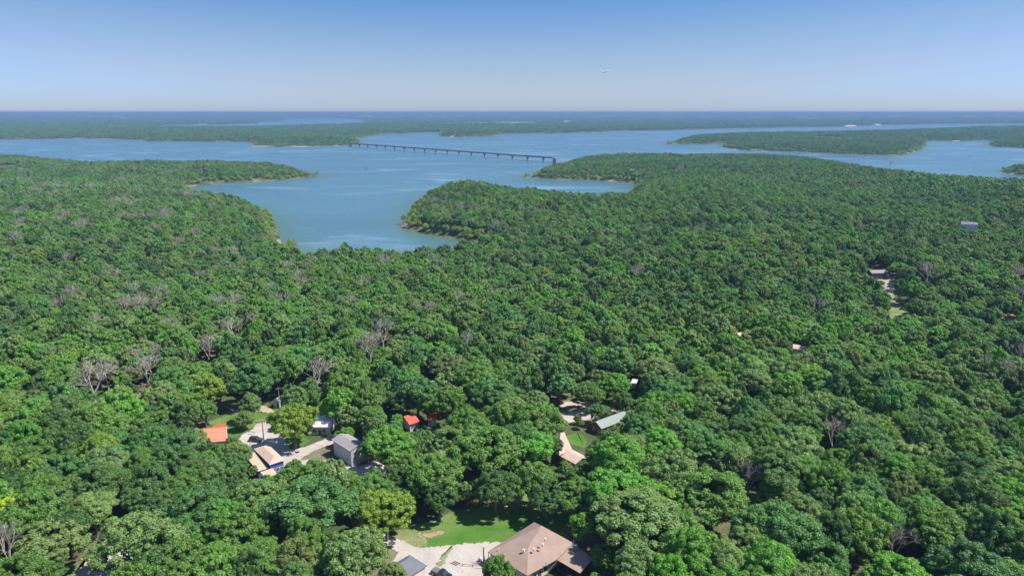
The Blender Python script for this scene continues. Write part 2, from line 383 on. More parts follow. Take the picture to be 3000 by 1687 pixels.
sheet("lawn", fL, [(520, 590), (620, 500), (800, 470), (1100, 330), (1500, 270), (1950, 60), (2250, 60), (2350, 300), (2300, 450), (2000, 620), (1600, 700), (1200, 700), (1000, 700), (740, 720), (640, 680)], 0.03, M_lawn, "bright green mown lawn behind the brown roofed lodge", "lawn")
sheet("worn_grass", fL, [(480, 590), (560, 545), (740, 560), (820, 640), (800, 700), (700, 710), (600, 670)], 0.045, M_thin, "worn thin grass beside the gravel drive", "ground")
sheet("lawn", fQ, [(180, 600), (480, 500), (700, 455), (1010, 470), (1110, 400), (1000, 300), (960, 300), (1180, 420), (1060, 580), (860, 600), (720, 720), (500, 790), (480, 640)], 0.03, M_lawn, "green yard beside the orange roofed cabin", "lawn")
sheet("lawn", fQ, [(1190, 740), (1300, 720), (1560, 800), (1420, 880), (1300, 930), (1210, 880)], 0.035, M_lawn, "shaded grass strip under the yellow green tree", "lawn")
sheet("lawn", fD, [(450, 950), (490, 890), (600, 880), (720, 960), (720, 1090), (600, 1050), (510, 1010)], 0.03, M_lawn, "small green yard between the pink roof and the log cabin", "lawn")
sheet("lawn", fD, [(240, 690), (380, 600), (480, 570), (580, 600), (420, 700)], 0.03, M_thin, "thin grass beside the upper gravel drive", "lawn")
sheet("gravel_drive", fL, [(150, 470), (215, 500), (330, 525), (480, 598), (620, 655), (720, 697), (860, 692), (1020, 680), (1180, 660), (1400, 640), (1640, 645), (1800, 900), (1600, 1300), (300, 1300), (420, 900), (560, 740), (400, 670), (230, 590)], 0.05, M_gravel, "pale gravel drive and parking area in front of the lodge", "driveway")
sheet("grass_seam", fL, [(1015, 682), (1062, 678), (1010, 780), (960, 860), (880, 870), (940, 790)], 0.062, M_thin, "strip of weeds crossing the gravel drive", "ground")
sheet("mulch_bed", fL, [(748, 585), (800, 562), (960, 540), (985, 560), (900, 590), (800, 606)], 0.06, M_mulch, "brown mulch bed on the lawn", "ground")
sheet("bare_soil", fL, [(1520, 290), (1570, 280), (1640, 320), (1600, 335), (1540, 310)], 0.06, M_mulch, "reddish bare soil at the back of the lawn", "ground")
sheet("gravel_drive", fQ, [(850, 600), (960, 572), (1100, 590), (1210, 700), (1215, 860), (1270, 930), (1500, 885), (1800, 745), (1950, 700), (1960, 800), (1560, 935), (1380, 1060), (1300, 1240), (1100, 1250), (900, 1000), (600, 980), (600, 850), (700, 720), (800, 685)], 0.05, M_gravel, "white gravel parking area beside the blue house", "driveway")
sheet("dirt_track", fQ, [(560, 440), (720, 400), (900, 370), (1000, 385), (1100, 450), (1090, 500), (960, 450), (820, 440), (640, 470)], 0.055, M_dirt, "pale dirt track behind the orange roofed cabin", "track")
sheet("gravel_drive", fQ, [(1250, 1080), (1600, 1030), (2000, 1110), (2150, 1130), (2400, 1060), (2560, 1150), (2500, 1400), (2200, 1400), (1900, 1300), (1700, 1330), (1300, 1250)], 0.07, M_gravel, "pale gravel yard in front of the grey two storey house", "driveway")
sheet("gravel_drive", fL, [(-40, 40), (40, -60), (330, -80), (640, -30), (560, 60), (300, 100), (180, 200), (160, 470), (60, 440), (20, 200)], 0.065, M_gravel, "gravel lane linking the lodge with the houses behind", "driveway")
sheet("gravel_drive", fD, [(300, 705), (480, 650), (600, 605), (655, 560), (600, 540), (430, 580), (380, 560), (430, 505), (560, 480), (720, 490), (1100, 600), (1080, 660), (700, 730), (500, 750), (340, 800)], 0.05, M_gravel, "gravel lot behind the green roofed log cabin", "driveway")
sheet("mulch_bed", fD, [(240, 700), (350, 660), (540, 620), (560, 630), (400, 670), (270, 712)], 0.07, M_mulch, "long mulch border beside the gravel lot", "ground")
sheet("gravel_drive", fG, [(640, 1500), (800, 1430), (870, 1330), (880, 1240), (1000, 1200), (1120, 1120), (1500, 1050), (1760, 1120), (1800, 1260), (1350, 1300), (1300, 1500), (1000, 1700)], 0.05, M_gravel, "gravel lane in the lower left corner", "driveway")
sheet("lawn", fG, [(560, 1500), (700, 1400), (780, 1330), (880, 1330), (850, 1420), (700, 1480)], 0.03, M_lawn, "small grass patch beside the lower left lane", "lawn")

# ------------------------------------------------------------------ buildings
def roof_mat(name, c, ribs=False):
    return striped(name, c, tuple(v * (0.8 if ribs else 0.88) for v in c), 'X' if ribs else 'Z', 3.0 if ribs else 5.0, 0.45 if ribs else 0.9, 0.8)
M_rbrown = roof_mat("brown_shingles", (0.34, 0.24, 0.19)); M_rslate = roof_mat("slate_shingles", (0.16, 0.155, 0.18)); M_rtan = roof_mat("tan_shingles", (0.56, 0.40, 0.30))
M_rgrey = roof_mat("grey_shingles", (0.30, 0.275, 0.27)); M_rorange = roof_mat("orange_metal", (0.62, 0.25, 0.15), True); M_rred = roof_mat("red_metal", (0.72, 0.10, 0.055), True)
M_rgreen = roof_mat("green_metal", (0.20, 0.25, 0.22), True); M_rpink = roof_mat("pink_shingles", (0.60, 0.42, 0.35)); M_rwhite = roof_mat("white_metal_roof", (0.72, 0.70, 0.72), True)
M_rblue = roof_mat("blue_metal_roof", (0.15, 0.16, 0.23), True)
M_wcream = striped("cream_siding", (0.66, 0.60, 0.50), (0.5, 0.45, 0.38), 'Z', 1.6, 0.7); M_wgrey = striped("grey_siding", (0.50, 0.50, 0.51), (0.42, 0.42, 0.43), 'Z', 1.6, 0.7)
M_wblue = striped("blue_siding", (0.06, 0.13, 0.40), (0.03, 0.07, 0.24), 'Z', 1.6, 0.7); M_wlog = striped("red_log_wall", (0.36, 0.11, 0.045), (0.13, 0.035, 0.015), 'Z', 1.1, 0.8)
M_wstone = simple("stone_wall", (0.62, 0.55, 0.45), (0.42, 0.36, 0.30), 0.9, 2.5); M_wwhite = striped("white_siding", (0.72, 0.72, 0.74), (0.6, 0.6, 0.62), 'Z', 1.6, 0.7)
M_wdark = striped("dark_siding", (0.14, 0.13, 0.12), (0.09, 0.08, 0.08), 'Z', 1.6, 0.7)
M_trim = simple("white_trim", (0.75, 0.74, 0.72), None, 0.6); M_glass = simple("window_glass", (0.03, 0.045, 0.06), (0.05, 0.07, 0.09), 0.08)
M_wood = simple("deck_wood", (0.48, 0.27, 0.13), (0.36, 0.20, 0.10), 0.85, 3); M_dwood = simple("dark_wood", (0.16, 0.08, 0.045), None, 0.85, 3)
M_pole = simple("weathered_pole", (0.34, 0.28, 0.23), (0.24, 0.19, 0.15), 0.9, 2); M_metal = simple("galvanised_metal", (0.55, 0.57, 0.60), None, 0.35, 2, 0.8)
M_brick = simple("brick", (0.40, 0.22, 0.16), (0.30, 0.15, 0.10), 0.9, 4); M_black = simple("black_rubber", (0.02, 0.02, 0.02), None, 0.8)

def window(root, x, y, z, wd, ht, nrm, fr=None):
    """frame proud of the wall, pane as its sub-part; nrm: '+x','-x','+y','-y' in house space"""
    ax, sg = nrm[1], 1 if nrm[0] == '+' else -1
    a = MB(); g = MB(); t = 0.09
    for (u0, u1, v0, v1) in ((-wd/2 - t, wd/2 + t, -t, 0), (-wd/2 - t, wd/2 + t, ht, ht + t), (-wd/2 - t, -wd/2, 0, ht), (wd/2, wd/2 + t, 0, ht), (-0.03, 0.03, 0, ht)):
        if ax == 'y': a.box(x + u0, x + u1, min(y, y + sg * .10), max(y, y + sg * .10), z + v0, z + v1)
        else: a.box(min(x, x + sg * .10), max(x, x + sg * .10), y + u0, y + u1, z + v0, z + v1)
    if ax == 'y': g.box(x - wd/2 + .002, x + wd/2 - .002, min(y, y + sg * .04), max(y, y + sg * .04), z + .002, z + ht - .002)
    else: g.box(min(x, x + sg * .04), max(x, x + sg * .04), y - wd/2 + .002, y + wd/2 - .002, z + .002, z + ht - .002)
    f = a.build("window", fr or M_trim, root); g.build("pane", M_glass, f)
def door(root, x, y, z, nrm, mat):
    ax, sg = nrm[1], 1 if nrm[0] == '+' else -1
    a = MB(); h = MB()
    if ax == 'y':
        a.box(x - .48, x + .48, min(y, y + sg * .07), max(y, y + sg * .07), z, z + 2.05); h.box(x + .3, x + .38, min(y + sg*.07, y + sg * .13), max(y + sg*.07, y + sg * .13), z + .95, z + 1.1)
    else:
        a.box(min(x, x + sg * .07), max(x, x + sg * .07), y - .48, y + .48, z, z + 2.05); h.box(min(x + sg*.07, x + sg * .13), max(x + sg*.07, x + sg * .13), y + .3, y + .38, z + .95, z + 1.1)
    d = a.build("door", mat, root); h.build("handle", M_metal, d)

HOUSES = []
def house(name, label, cat, pa, pb, pc, gz, ez, kind, rise, wm, rm, oh=0.5, fascia=None, wins=(), doors=(), depth=None, wf=0.0):
    """pa->pb one eave edge, pc fixes the depth. kind: gable_u (ridge along the edge), gable_w, hip, shed"""
    pa = np.array(pa, float); pb = np.array(pb, float); pc = np.array(pc, float)
    u = pb - pa; Lu = np.linalg.norm(u); u /= Lu; wv = np.array([-u[1], u[0]]); Lw = (pc - pa) @ wv
    if depth: Lw = depth * np.sign(Lw)
    if Lw < 0: pa, pb = pb, pa; u = -u; wv = -wv; Lw = -Lw
    c = pa + u * Lu / 2 + wv * Lw / 2
    root = empty(name, (c[0], c[1], gz), math.atan2(u[1], u[0]))
    tag(root, label, cat)
    X, Y = Lu / 2, Lw / 2; H = ez - gz; x, y = X - oh, Y - oh
    T = 0.18; Hw = H + (rise * oh / (Y if kind in ('gable_u', 'hip') else X) if kind != 'shed' else 0)
    m_ = MB()
    if kind == 'gable_u':
        R0 = MB().slab([(-X, -Y, H), (X, -Y, H), (X, 0, H + rise), (-X, 0, H + rise)], T).slab([(-X, 0, H + rise), (X, 0, H + rise), (X, Y, H), (-X, Y, H)], T)
        hr = H + rise - T - .02; hw = H + rise * oh / Y - T - .02
        pts = [(y, 0), (y, hw), (0, hr), (-y, hw), (-y, 0)]
        m_.v = [(-x, p, q) for p, q in pts] + [(x, p, q) for p, q in pts]
        m_.f = [(0, 1, 2, 3, 4), (9, 8, 7, 6, 5)] + [(k, k + 5, (k + 1) % 5 + 5, (k + 1) % 5) for k in range(5)]
    elif kind == 'gable_w':
        R0 = MB().slab([(-X, Y, H), (-X, -Y, H), (0, -Y, H + rise), (0, Y, H + rise)], T).slab([(0, Y, H + rise), (0, -Y, H + rise), (X, -Y, H), (X, Y, H)], T)
        hr = H + rise - T - .02; hw = H + rise * oh / X - T - .02
        pts = [(x, 0), (x, hw), (0, hr), (-x, hw), (-x, 0)]
        m_.v = [(p, -y, q) for p, q in pts] + [(p, y, q) for p, q in pts]
        m_.f = [(4, 3, 2, 1, 0), (5, 6, 7, 8, 9)] + [((k + 1) % 5, (k + 1) % 5 + 5, k + 5, k) for k in range(5)]
    elif kind == 'hip':
        k = max(X - Y, 0.0); k2 = max(Y - X, 0.0)
        r1, r2 = ((-k, 0), (k, 0)) if X >= Y else ((0, -k2), (0, k2))
        z1 = H + rise
        R0 = MB()
        if X >= Y:
            fs = [[(-X, -Y, H), (X, -Y, H), (*r2, z1), (*r1, z1)], [(X, -Y, H), (X, Y, H), (*r2, z1)], [(X, Y, H), (-X, Y, H), (*r1, z1), (*r2, z1)], [(-X, Y, H), (-X, -Y, H), (*r1, z1)]]
        else:
            fs = [[(-X, -Y, H), (X, -Y, H), (*r1, z1)], [(X, -Y, H), (X, Y, H), (*r2, z1), (*r1, z1)], [(X, Y, H), (-X, Y, H), (*r2, z1)], [(-X, Y, H), (-X, -Y, H), (*r1, z1), (*r2, z1)]]
        for f in fs: R0.slab(f, T)
        m_.box(-x, x, -y, y, 0, H - T + 0.05)
    else:  # shed, high side at +y
        R0 = MB().slab([(-X, -Y, H), (X, -Y, H), (X, Y, H + rise), (-X, Y, H + rise)], T)
        s0 = H + rise * oh / (2 * Y) - T - .02; s1 = H + rise * (1 - oh / (2 * Y)) - T - .02
        m_.box(-x, x, -y, y, 0, 1)
        m_.v[4] = (-x, -y, s0); m_.v[5] = (x, -y, s0); m_.v[6] = (x, y, s1); m_.v[7] = (-x, y, s1)
    m_.build("wall", wm, root); rf = R0.build("roof", rm, root)
    if fascia:
        MB().box(-X - .03, X + .03, -Y - .10, -Y - .012, H - .25, H + .03).build("fascia", fascia, root)
        if kind != 'shed': MB().box(-X - .03, X + .03, Y + .012, Y + .10, H - .25, H + .03).build("fascia", fascia, root)
    for (nrm, t, zz, wd, ht) in wins:
        if nrm[1] == 'y': window(root, t * x, y if nrm[0] == '+' else -y, zz, wd, ht, nrm)
        else: window(root, x if nrm[0] == '+' else -x, t * y, zz, wd, ht, nrm)
    for (nrm, t, zz, mt) in doors:
        if nrm[1] == 'y': door(root, t * x, y if nrm[0] == '+' else -y, zz, nrm, mt)
        else: door(root, x if nrm[0] == '+' else -x, t * y, zz, nrm, mt)
    cr = [c + u * a * X + wv * b_ * Y for a, b_ in ((-1, -1), (1, -1), (1, 1), (-1, 1))]
    NOTREE.append(np.array(cr)); HOUSES.append((name, c))
    root["dims"] = (float(X), float(Y), float(H)) ; del root["dims"]
    return root, X, Y, H

# lodge with its irregular hipped roof and the low wing on the right
def lodge():
    gz = 25.0
    base = np.array([7.0, 160.0])
    root = empty("lodge", (base[0], base[1], gz)); tag(root, "large lodge with brown hipped roof and cream wall at the bottom edge", "house")
    q = lambda f, x, y, z: (*(f(x, y, z) - base), z - gz)
    L = q(fA, 185, 612, 29.0); B = q(fA, 930, 1065, 29.0); Rr = q(fA, 1800, 445, 29.0); H1 = q(fA, 948, 530, 31.4); Pk = q(fA, 1203, 122, 33.6)
    Tt = (L[0] + Rr[0] - B[0], L[1] + Rr[1] - B[1], 4.0)
    Qc = q(fA, 1495, 752, 29.0); W = q(fA, 1925, 1015, 28.3); W2 = (W[0] + (Rr[0] - Qc[0]) * 0.85, W[1] + (Rr[1] - Qc[1]) * 0.85, 3.3)
    roof = MB()
    for tri in ((L, B, H1), (L, H1, Pk), (L, Pk, Tt), (Tt, Pk, Rr), (Rr, Pk, H1), (B, Qc, H1), (Qc, Rr, H1)):
        roof.slab(tri, 0.2)
    roof.build("roof", M_rbrown, root)
    wing = MB().slab([(Qc[0] + .05, Qc[1] - .05, Qc[2] - .2), (W[0], W[1], W[2]), W2, (Rr[0] + .05, Rr[1], Rr[2] - .2)], 0.18); wing.build("wing_roof", M_rbrown, root)
    def prism(pts, z0, z1, name, mat, inset=0.55):
        c = np.mean([p[:2] for p in pts], 0)
        pp = [np.array(p[:2]) + (c - np.array(p[:2])) / np.linalg.norm(c - np.array(p[:2])) * inset * 1.4 for p in pts]
        m = MB(); k = len(pp); m.v = [(*p, z0) for p in pp] + [(*p, z1) for p in pp]
        m.f = [tuple(range(k))[::-1], tuple(range(k, 2 * k))] + [(a, (a + 1) % k, (a + 1) % k + k, a + k) for a in range(k)]
        m.build(name, mat, root); return pp
    pp = prism([L, B, Rr, Tt], 0, 3.78, "wall", M_wcream)
    # left face panel, proud of the wall: its shade put into greyer siding
    def face_box(p0, p1, t0, t1, z0, z1, out, th, name, mat, par=None):
        p0 = np.array(p0); p1 = np.array(p1); d = (p1 - p0); ln = np.linalg.norm(d); d = d / ln; nn = np.array([d[1], -d[0]])
        if nn @ (p0 + p1 - 2 * np.mean(pp, 0)) < 0: nn = -nn
        a = p0 + d * ln * t0; b_ = p0 + d * ln * t1; c0 = nn * out; c1 = nn * (out + th)
        m = MB(); m.v = [(*(a + c0), z0), (*(b_ + c0), z0), (*(b_ + c1), z0), (*(a + c1), z0), (*(a + c0), z1), (*(b_ + c0), z1), (*(b_ + c1), z1), (*(a + c1), z1)]
        m.f = [(0, 3, 2, 1), (4, 5, 6, 7), (0, 1, 5, 4), (1, 2, 6, 5), (2, 3, 7, 6), (3, 0, 4, 7)]
        return m.build(name, mat, par if par is not None else root)
    face_box(pp[0], pp[1], 0.0, 1.0, 0.05, 3.7, 0.0, 0.06, "side_wall", M_wgrey)
    for a in (0.22, 0.36, 0.62):
        f = face_box(pp[0], pp[1], a, a + .1, 1.2, 2.6, 0.06, 0.05, "window", M_trim); face_box(pp[0], pp[1], a + .012, a + .088, 1.3, 2.5, 0.11, 0.02, "pane", M_glass, f)
    for a in (0.12, 0.36):
        f = face_box(pp[1], pp[2], a, a + .09, 1.0, 2.6, 0.0, 0.05, "window", M_trim); face_box(pp[1], pp[2], a + .012, a + .078, 1.1, 2.5, 0.05, 0.02, "pane", M_glass, f)
    d = face_box(pp[1], pp[2], 0.24, 0.31, 0.1, 2.2, 0.0, 0.06, "door", M_dwood)
    # porch posts and deck under the wing
    mid = np.array(W[:2]); 
    posts = [(Qc[0] + .3, Qc[1] - .5), (np.array(Qc[:2]) * .5 + mid * .5 + np.array([-.1, .2])), (W[0] - .4, W[1] + .4), (W2[0] - .4, W2[1] - .3)]
    for p in posts: MB().box(p[0] - .09, p[0] + .09, p[1] - .09, p[1] + .09, 0, 3.1).build("post", M_dwood, root)
    MB().slab([(Qc[0] + .5, Qc[1], .5), (W[0] - .5, W[1] + .3, .5), (W2[0] - .5, W2[1] - .3, .5), (Rr[0], Rr[1], .5)], .2).build("deck", M_dwood, root)
    # balcony frame at the left corner
    bf = MB()
    for dx, dy in ((-.1, -.2), (-1.1, -1.5)): bf.box(L[0] + dx - .08 + .3, L[0] + dx + .08 + .3, L[1] + dy - .08, L[1] + dy + .08, 0, 3.7)
    bf.tube([(L[0] + .2, L[1] - .2, 1.3), (L[0] - .8, L[1] - 1.5, 1.3)], [.07, .07], 4).tube([(L[0] + .2, L[1] - .2, 2.2), (L[0] + 1.4, L[1] - 1.6, 1.7)], [.07, .07], 4)
    bf.build("balcony_frame", M_dwood, root)
    def on_roof(x, y, z): return q(fA, x, y, z)
    for x, y, z in ((865, 577, 31.6), (1055, 562, 31.9), (1225, 472, 32.6), (1268, 370, 33.4)):
        p = on_roof(x, y, z); m = MB().tube([(p[0], p[1], p[2] - .6), (p[0], p[1], p[2] + .1), (p[0], p[1], p[2] + .2)], [.22, .22, .12], 8)
        m.tube([(p[0], p[1], p[2] + .08), (p[0], p[1], p[2] + .26)], [.34, .2], 8); m.build("roof_vent", M_trim, root)
    for x, y, z in ((385, 590, 29.7), (500, 690, 30.0), (1285, 830, 29.9)):
        p = on_roof(x, y, z); m = MB().tube([(p[0], p[1], p[2] - .7), (p[0], p[1], p[2] + .35)], [.11, .11], 8); m.tube([(p[0], p[1], p[2] + .3), (p[0] + .18, p[1], p[2] + .5)], [.16, .1], 8)
        m.build("vent_pipe", M_trim, root)
    p = on_roof(1830, 540, 29.3); m = MB().box(p[0] - .7, p[0] + .7, p[1] - .5, p[1] + .6, p[2] - 1.0, p[2] + .3); m.tube([(p[0] + .2, p[1], p[2] + .3), (p[0] + .2, p[1], p[2] + .9), (p[0] + .2, p[1], p[2] + 1.3)], [.42, .55, .1], 10)
    m.tube([(p[0] - .3, p[1] + .2, p[2]), (p[0] - .3, p[1] + .2, p[2] + 2.2)], [.08, .08], 6); m.build("chimney", M_metal, root)
    NOTREE.append(np.array([np.array(p[:2]) + base for p in (L, B, W, W2, Rr, Tt)])); HOUSES.append(("lodge", base))
lodge()

h, X, Y, H = house("garage", "slate grey hip roofed garage beside the black pickup", "garage", fB(430, 545, 28), fB(872, 820, 28), fB(-150, 760, 28), 25, 28, 'hip', 2.2, M_wcream, M_rslate, 0.4, M_trim, wins=[('+y', -.3, 1.0, 1.2, 1.1)], doors=[('+x', 0, .05, M_trim)], depth=11)
# blue house: tall block, lower block to its left, porch roof in front
h, X, Y, H = house("blue_house", "navy blue house with tan shingle roof and white eaves beside the gravel parking", "house", fC(575, 1028, 29.5), fC(862, 938, 29.5), fC(560, 655, 29.5), 25, 29.5, 'hip', 1.1, M_wblue, M_rtan, 0.35, M_trim,
      wins=[('-y', -.55, 1.0, 1.0, 1.3), ('-y', .1, 1.0, 1.0, 1.3), ('-y', .65, 1.0, 1.0, 1.3), ('+x', -.2, 1.2, 1.0, 1.2), ('-x', .5, 3.0, .9, .9)])
MB().slab([(-X - 3.6, -Y + 1.0, 3.0), (-X - .05, -Y + 1.0, 3.0), (-X - .05, Y - 1.2, 3.9), (-X - 3.6, Y - 1.2, 3.9)], .18).build("side_roof", M_rtan, h)
MB().box(-X - 3.3, -X + .3, -Y + 1.35, Y - 1.6, 0, 2.86).build("side_wall", M_wblue, h)
MB().box(-X - 3.6, -X - .05, -Y + .88, -Y + .98, 2.78, 3.02).build("side_fascia", M_trim, h)
MB().slab([(-X - 3.0, -Y - 3.6, 2.3), (-X + 1.0, -Y - 3.6, 2.3), (-X + 1.0, -Y + .25, 2.75), (-X - 3.0, -Y + .25, 2.75)], .15).build("porch_roof", M_rtan, h)
for px_, py_ in ((-X - 2.7, -Y - 3.3), (-X + .7, -Y - 3.3)): MB().box(px_ - .08, px_ + .08, py_ - .08, py_ + .08, 0, 2.2).build("post", M_trim, h)
window(h, -X - 1.0, -Y + 1.35, 1.0, 1.3, 1.2, '-y')
for a, b_ in ((-.9, 1.0), (.6, 2.0)): MB().tube([(a, b_, H + .6), (a, b_, H + 1.6)], [.08, .08], 6).build("vent_pipe", M_trim, h)
# grey two storey house with wooden stairs
h, X, Y, H = house("grey_house", "tall grey sided house with a grey shingle roof and wooden stairs", "house", fC(2105, 775, 31), fC(1755, 555, 31), fC(2325, 615, 31), 25, 31, 'gable_u', 1.1, M_wgrey, M_rgrey, 0.3, M_trim,
      wins=[('+x', -.45, 3.6, .9, 1.3), ('+x', .1, 3.6, .9, 1.3), ('-y', -.3, 4.2, .6, .6), ('-y', .5, 1.2, .9, 1.1)], doors=[('+x', .62, 2.75, M_dwood)])
s_ = MB()
for k in range(9): s_.box(-.2 + k * .34, .15 + k * .34, -Y - 1.2, -Y - .25, .1 + k * .29, .18 + k * .29)
for yy in (-Y - 1.28, -Y - .2): s_.tube([(-.3, yy, 0), (3.1, yy, 2.8)], [.1, .1], 4).tube([(-.3, yy, 1.0), (3.1, yy, 3.8)], [.05, .05], 4)
for xx in (-.2, 1.4, 3.0): s_.box(xx - .05, xx + .05, -Y - 1.33, -Y - 1.23, 0, 1.05 + (xx + .2) * .85)
s_.v = [(X + (-b_ - Y), a - 1.6, c) for a, b_, c in s_.v]; s_.build("stairs", M_wood, h)
MB().box(X - .1, X + 1.3, 1.5, 3.1, 2.55, 2.7).box(X + 1.1, X + 1.25, 2.9, 3.05, 0, 2.55).build("landing", M_wood, h)
MB().tube([(0, -Y + .2, 3.6), (0, -Y - .1, 3.7)], [.12, .12], 6).build("wall_lamp", M_metal, h)
# orange roofed cabin with raised red porch
h, X, Y, H = house("cabin", "cabin with a plain orange metal roof at the left clearing", "cabin", fQ(492, 812, 28.3), fQ(482, 638, 28.3), fQ(215, 700, 28.3), 25, 28.3, 'shed', 1.1, M_wwhite, M_rorange, 0.3, M_trim, wins=[('-y', .2, 1.1, 1.1, 1.1)], doors=[('-x', .2, .05, M_trim)], depth=12)
pr = MB()
for a in (0.3, 3.4):
    for c_ in (0.2, 2.2): pr.box(X + a, X + a + .14, -Y + .2 + c_ * 1.2, -Y + .34 + c_ * 1.2, 0, 3.1)
pr.slab([(X + .1, -Y, 3.2), (X + 3.0, -Y, 3.3), (X + 3.0, -Y + 4.6, 3.3), (X + .1, -Y + 4.6, 3.2)], .12).build("porch_roof", M_rred, h)
# shed at the back
house("shed", "narrow grey shed at the back of the left clearing", "shed", fQ(1062, 400), fQ(1150, 415), fQ(1062, 370), 25, 28.2, 'gable_w', 1.0, M_wgrey, M_rgrey, 0.25, None, wins=[('-y', -.3, 1.2, .6, .8)], doors=[('-y', .45, .05, M_dwood)], depth=4.5)
# white house behind the yellow green tree
house("white_house", "white roofed house half hidden behind the yellow green tree", "house", fQ(1490, 640, 28.5), fQ(1790, 640, 28.5), fQ(1480, 440, 28.5), 25, 28.5, 'gable_u', 1.6, M_wgrey, M_rwhite, 0.5, M_trim, wins=[('-y', -.5, 1.1, 1.2, 1.2), ('-y', .4, 1.1, 1.2, 1.2)], doors=[('-y', 0, .05, M_dwood)], depth=10)
# red roofed cottage and its smaller neighbour
house("red_cottage", "pale walled cottage with a bright red metal roof", "cottage", fR(600, 765, 28.2), fR(965, 645, 28.2), fR(380, 610, 28.2), 25, 28.2, 'gable_u', 1.9, M_wwhite, M_rred, 0.6, None, wins=[('-y', -.4, 1.0, 1.0, 1.2), ('-y', .5, 1.0, .9, 1.2)], doors=[('-y', .05, .05, M_dwood)], depth=8)
house("stone_cottage", "small stone cottage with a low red roof behind it", "cottage", fR(1235, 570, 28.0), fR(1560, 560, 28.0), fR(1250, 400, 28.0), 25, 28.0, 'gable_u', 1.0, M_wstone, M_rred, 0.25, None, wins=[('-y', -.55, 1.2, 1.0, 1.0)], doors=[('-y', .1, .05, M_trim)], depth=5.5)
house("red_shed", "little red roofed shed behind the stone cottage", "shed", fR(1500, 360, 27.4), fR(1700, 350, 27.4), fR(1500, 280, 27.4), 25, 27.4, 'gable_u', .8, M_wlog, M_rred, 0.25, None, doors=[('-y', 0, .05, M_dwood)], depth=3.5)
# pink roof house with chimney
h, X, Y, H = house("pink_house", "long house with a pale pink shingle roof and a brick chimney", "house", fD(580, 1275, 28.4), fD(372, 1165, 28.4), fD(690, 1168, 28.4), 25, 28.4, 'gable_u', 1.2, M_wstone, M_rpink, 0.5, M_dwood, wins=[('+y', -.4, 1.1, 1.1, 1.1), ('-y', .3, 1.1, 1.1, 1.1)], doors=[('-y', -.3, .05, M_dwood)])
n_ = MB()
a = h.matrix_world if False else None
hc = np.array(h.location[:2]); th_ = h.rotation_euler[2]
def toloc(p, hc=hc, th=th_): d = np.array(p) - hc; return np.array([d[0] * math.cos(th) + d[1] * math.sin(th), -d[0] * math.sin(th) + d[1] * math.cos(th)])
w0, w1, w2, w3 = [toloc(fD(x, y, 29.25)) for x, y in ((376, 1165), (540, 1090), (436, 868), (392, 862))]
MB().slab([(*w0, 4.3), (*w1, 4.3), (*w2, 4.2), (*w3, 4.2)], .18).build("wing_roof", M_rpink, h)
cc = (w2 + w3) / 2; ins = lambda p: cc * .12 + p * .88
ww = [ins(p) for p in (w0, w1, w2, w3)]; m_ = MB(); m_.v = [(*p, 0) for p in ww] + [(*p, 3.3) for p in ww]; m_.f = [(3, 2, 1, 0), (4, 5, 6, 7)] + [(k, (k + 1) % 4, (k + 1) % 4 + 4, k + 4) for k in range(4)]; m_.build("wing_wall", M_wstone, h)
ch = MB().box(cc[0] - .6, cc[0] + .6, cc[1] - .6, cc[1] + .6, 0, 6.2).build("chimney", M_brick, h)
MB().box(cc[0] - .75, cc[0] + .75, cc[1] - .75, cc[1] + .75, 6.2, 6.35).tube([(cc[0], cc[1], 6.35), (cc[0], cc[1], 6.9)], [.55, .35], 8).build("chimney_cap", M_trim, ch)
# log cabin with green roof
house("log_cabin", "red log cabin with a long pale green metal roof", "cabin", fD(905, 835, 28.0), fD(1260, 700, 28.0), fD(680, 792, 28.0), 25, 28.0, 'gable_u', 1.8, M_wlog, M_rgreen, 0.45, None, wins=[('-x', -.5, 1.0, .9, 1.0), ('-x', .5, 1.0, .9, 1.0), ('-y', -.5, 1.0, 1.1, 1.0)], doors=[('-x', 0, .05, M_dwood)])
# far right house and tiny roofs in the woods
def far_house(name, label, cat, vx, vy, w_, d_, hgt, rot, wm, rm, lift=0):
    z0 = 20.
    for _ in range(6): p = P(vx, vy, z0 + hgt + lift); z0 = float(height(p[0:1], p[1:2])[0])
    c = p; u = np.array([math.cos(rot), math.sin(rot)]); v = np.array([-u[1], u[0]])
    return house(name, label, cat, c - u * w_ / 2 - v * d_ / 2, c + u * w_ / 2 - v * d_ / 2, c + v * d_ / 2, z0 - .3, z0 + hgt, 'gable_u', w_ * .14, wm, rm, .4, None, wins=[('-y', -.3, 1.2, 1.2, 1.2), ('-y', .4, 1.2, 1.2, 1.2), ('-x', 0, 1.2, 1.2, 1.2)], doors=[('-y', 0, .1, M_dwood)])
KEEP_PTS = []
far_house("hillside_house", "blue grey roofed white house alone in the woods on the right", "house", 2838, 656, 14, 8, 15, R_(-18), M_wwhite, M_rblue)
far_house("woodland_house", "pale roofed house hidden in the trees behind the red cottage", "house", 1256, 1124, 9, 6, 5, R_(10), M_wwhite, M_rwhite)
far_house("woodland_shed", "small tan shed among the dark trees right of centre", "shed", 2172, 978, 6, 5, 6, R_(20), M_wstone, M_rtan)
far_house("woodland_house", "pinkish white roofed house in the trees right of centre", "house", 2349, 1018, 8, 7, 6, R_(-30), M_wwhite, M_rpink)
far_house("woodland_cabin", "small pale cabin deep in the woods at far right", "cabin", 2955, 925, 6, 5, 5, R_(0), M_wstone, M_rtan)
for vx, vy, hh, nm, lb in ((2569, 797, 5, "clearing_barn", "low dark barn at the back of the right hand clearing"),):
    far_house(nm, lb, "barn", vx, vy, 12, 7, hh, R_(5), M_wdark, M_rgrey)

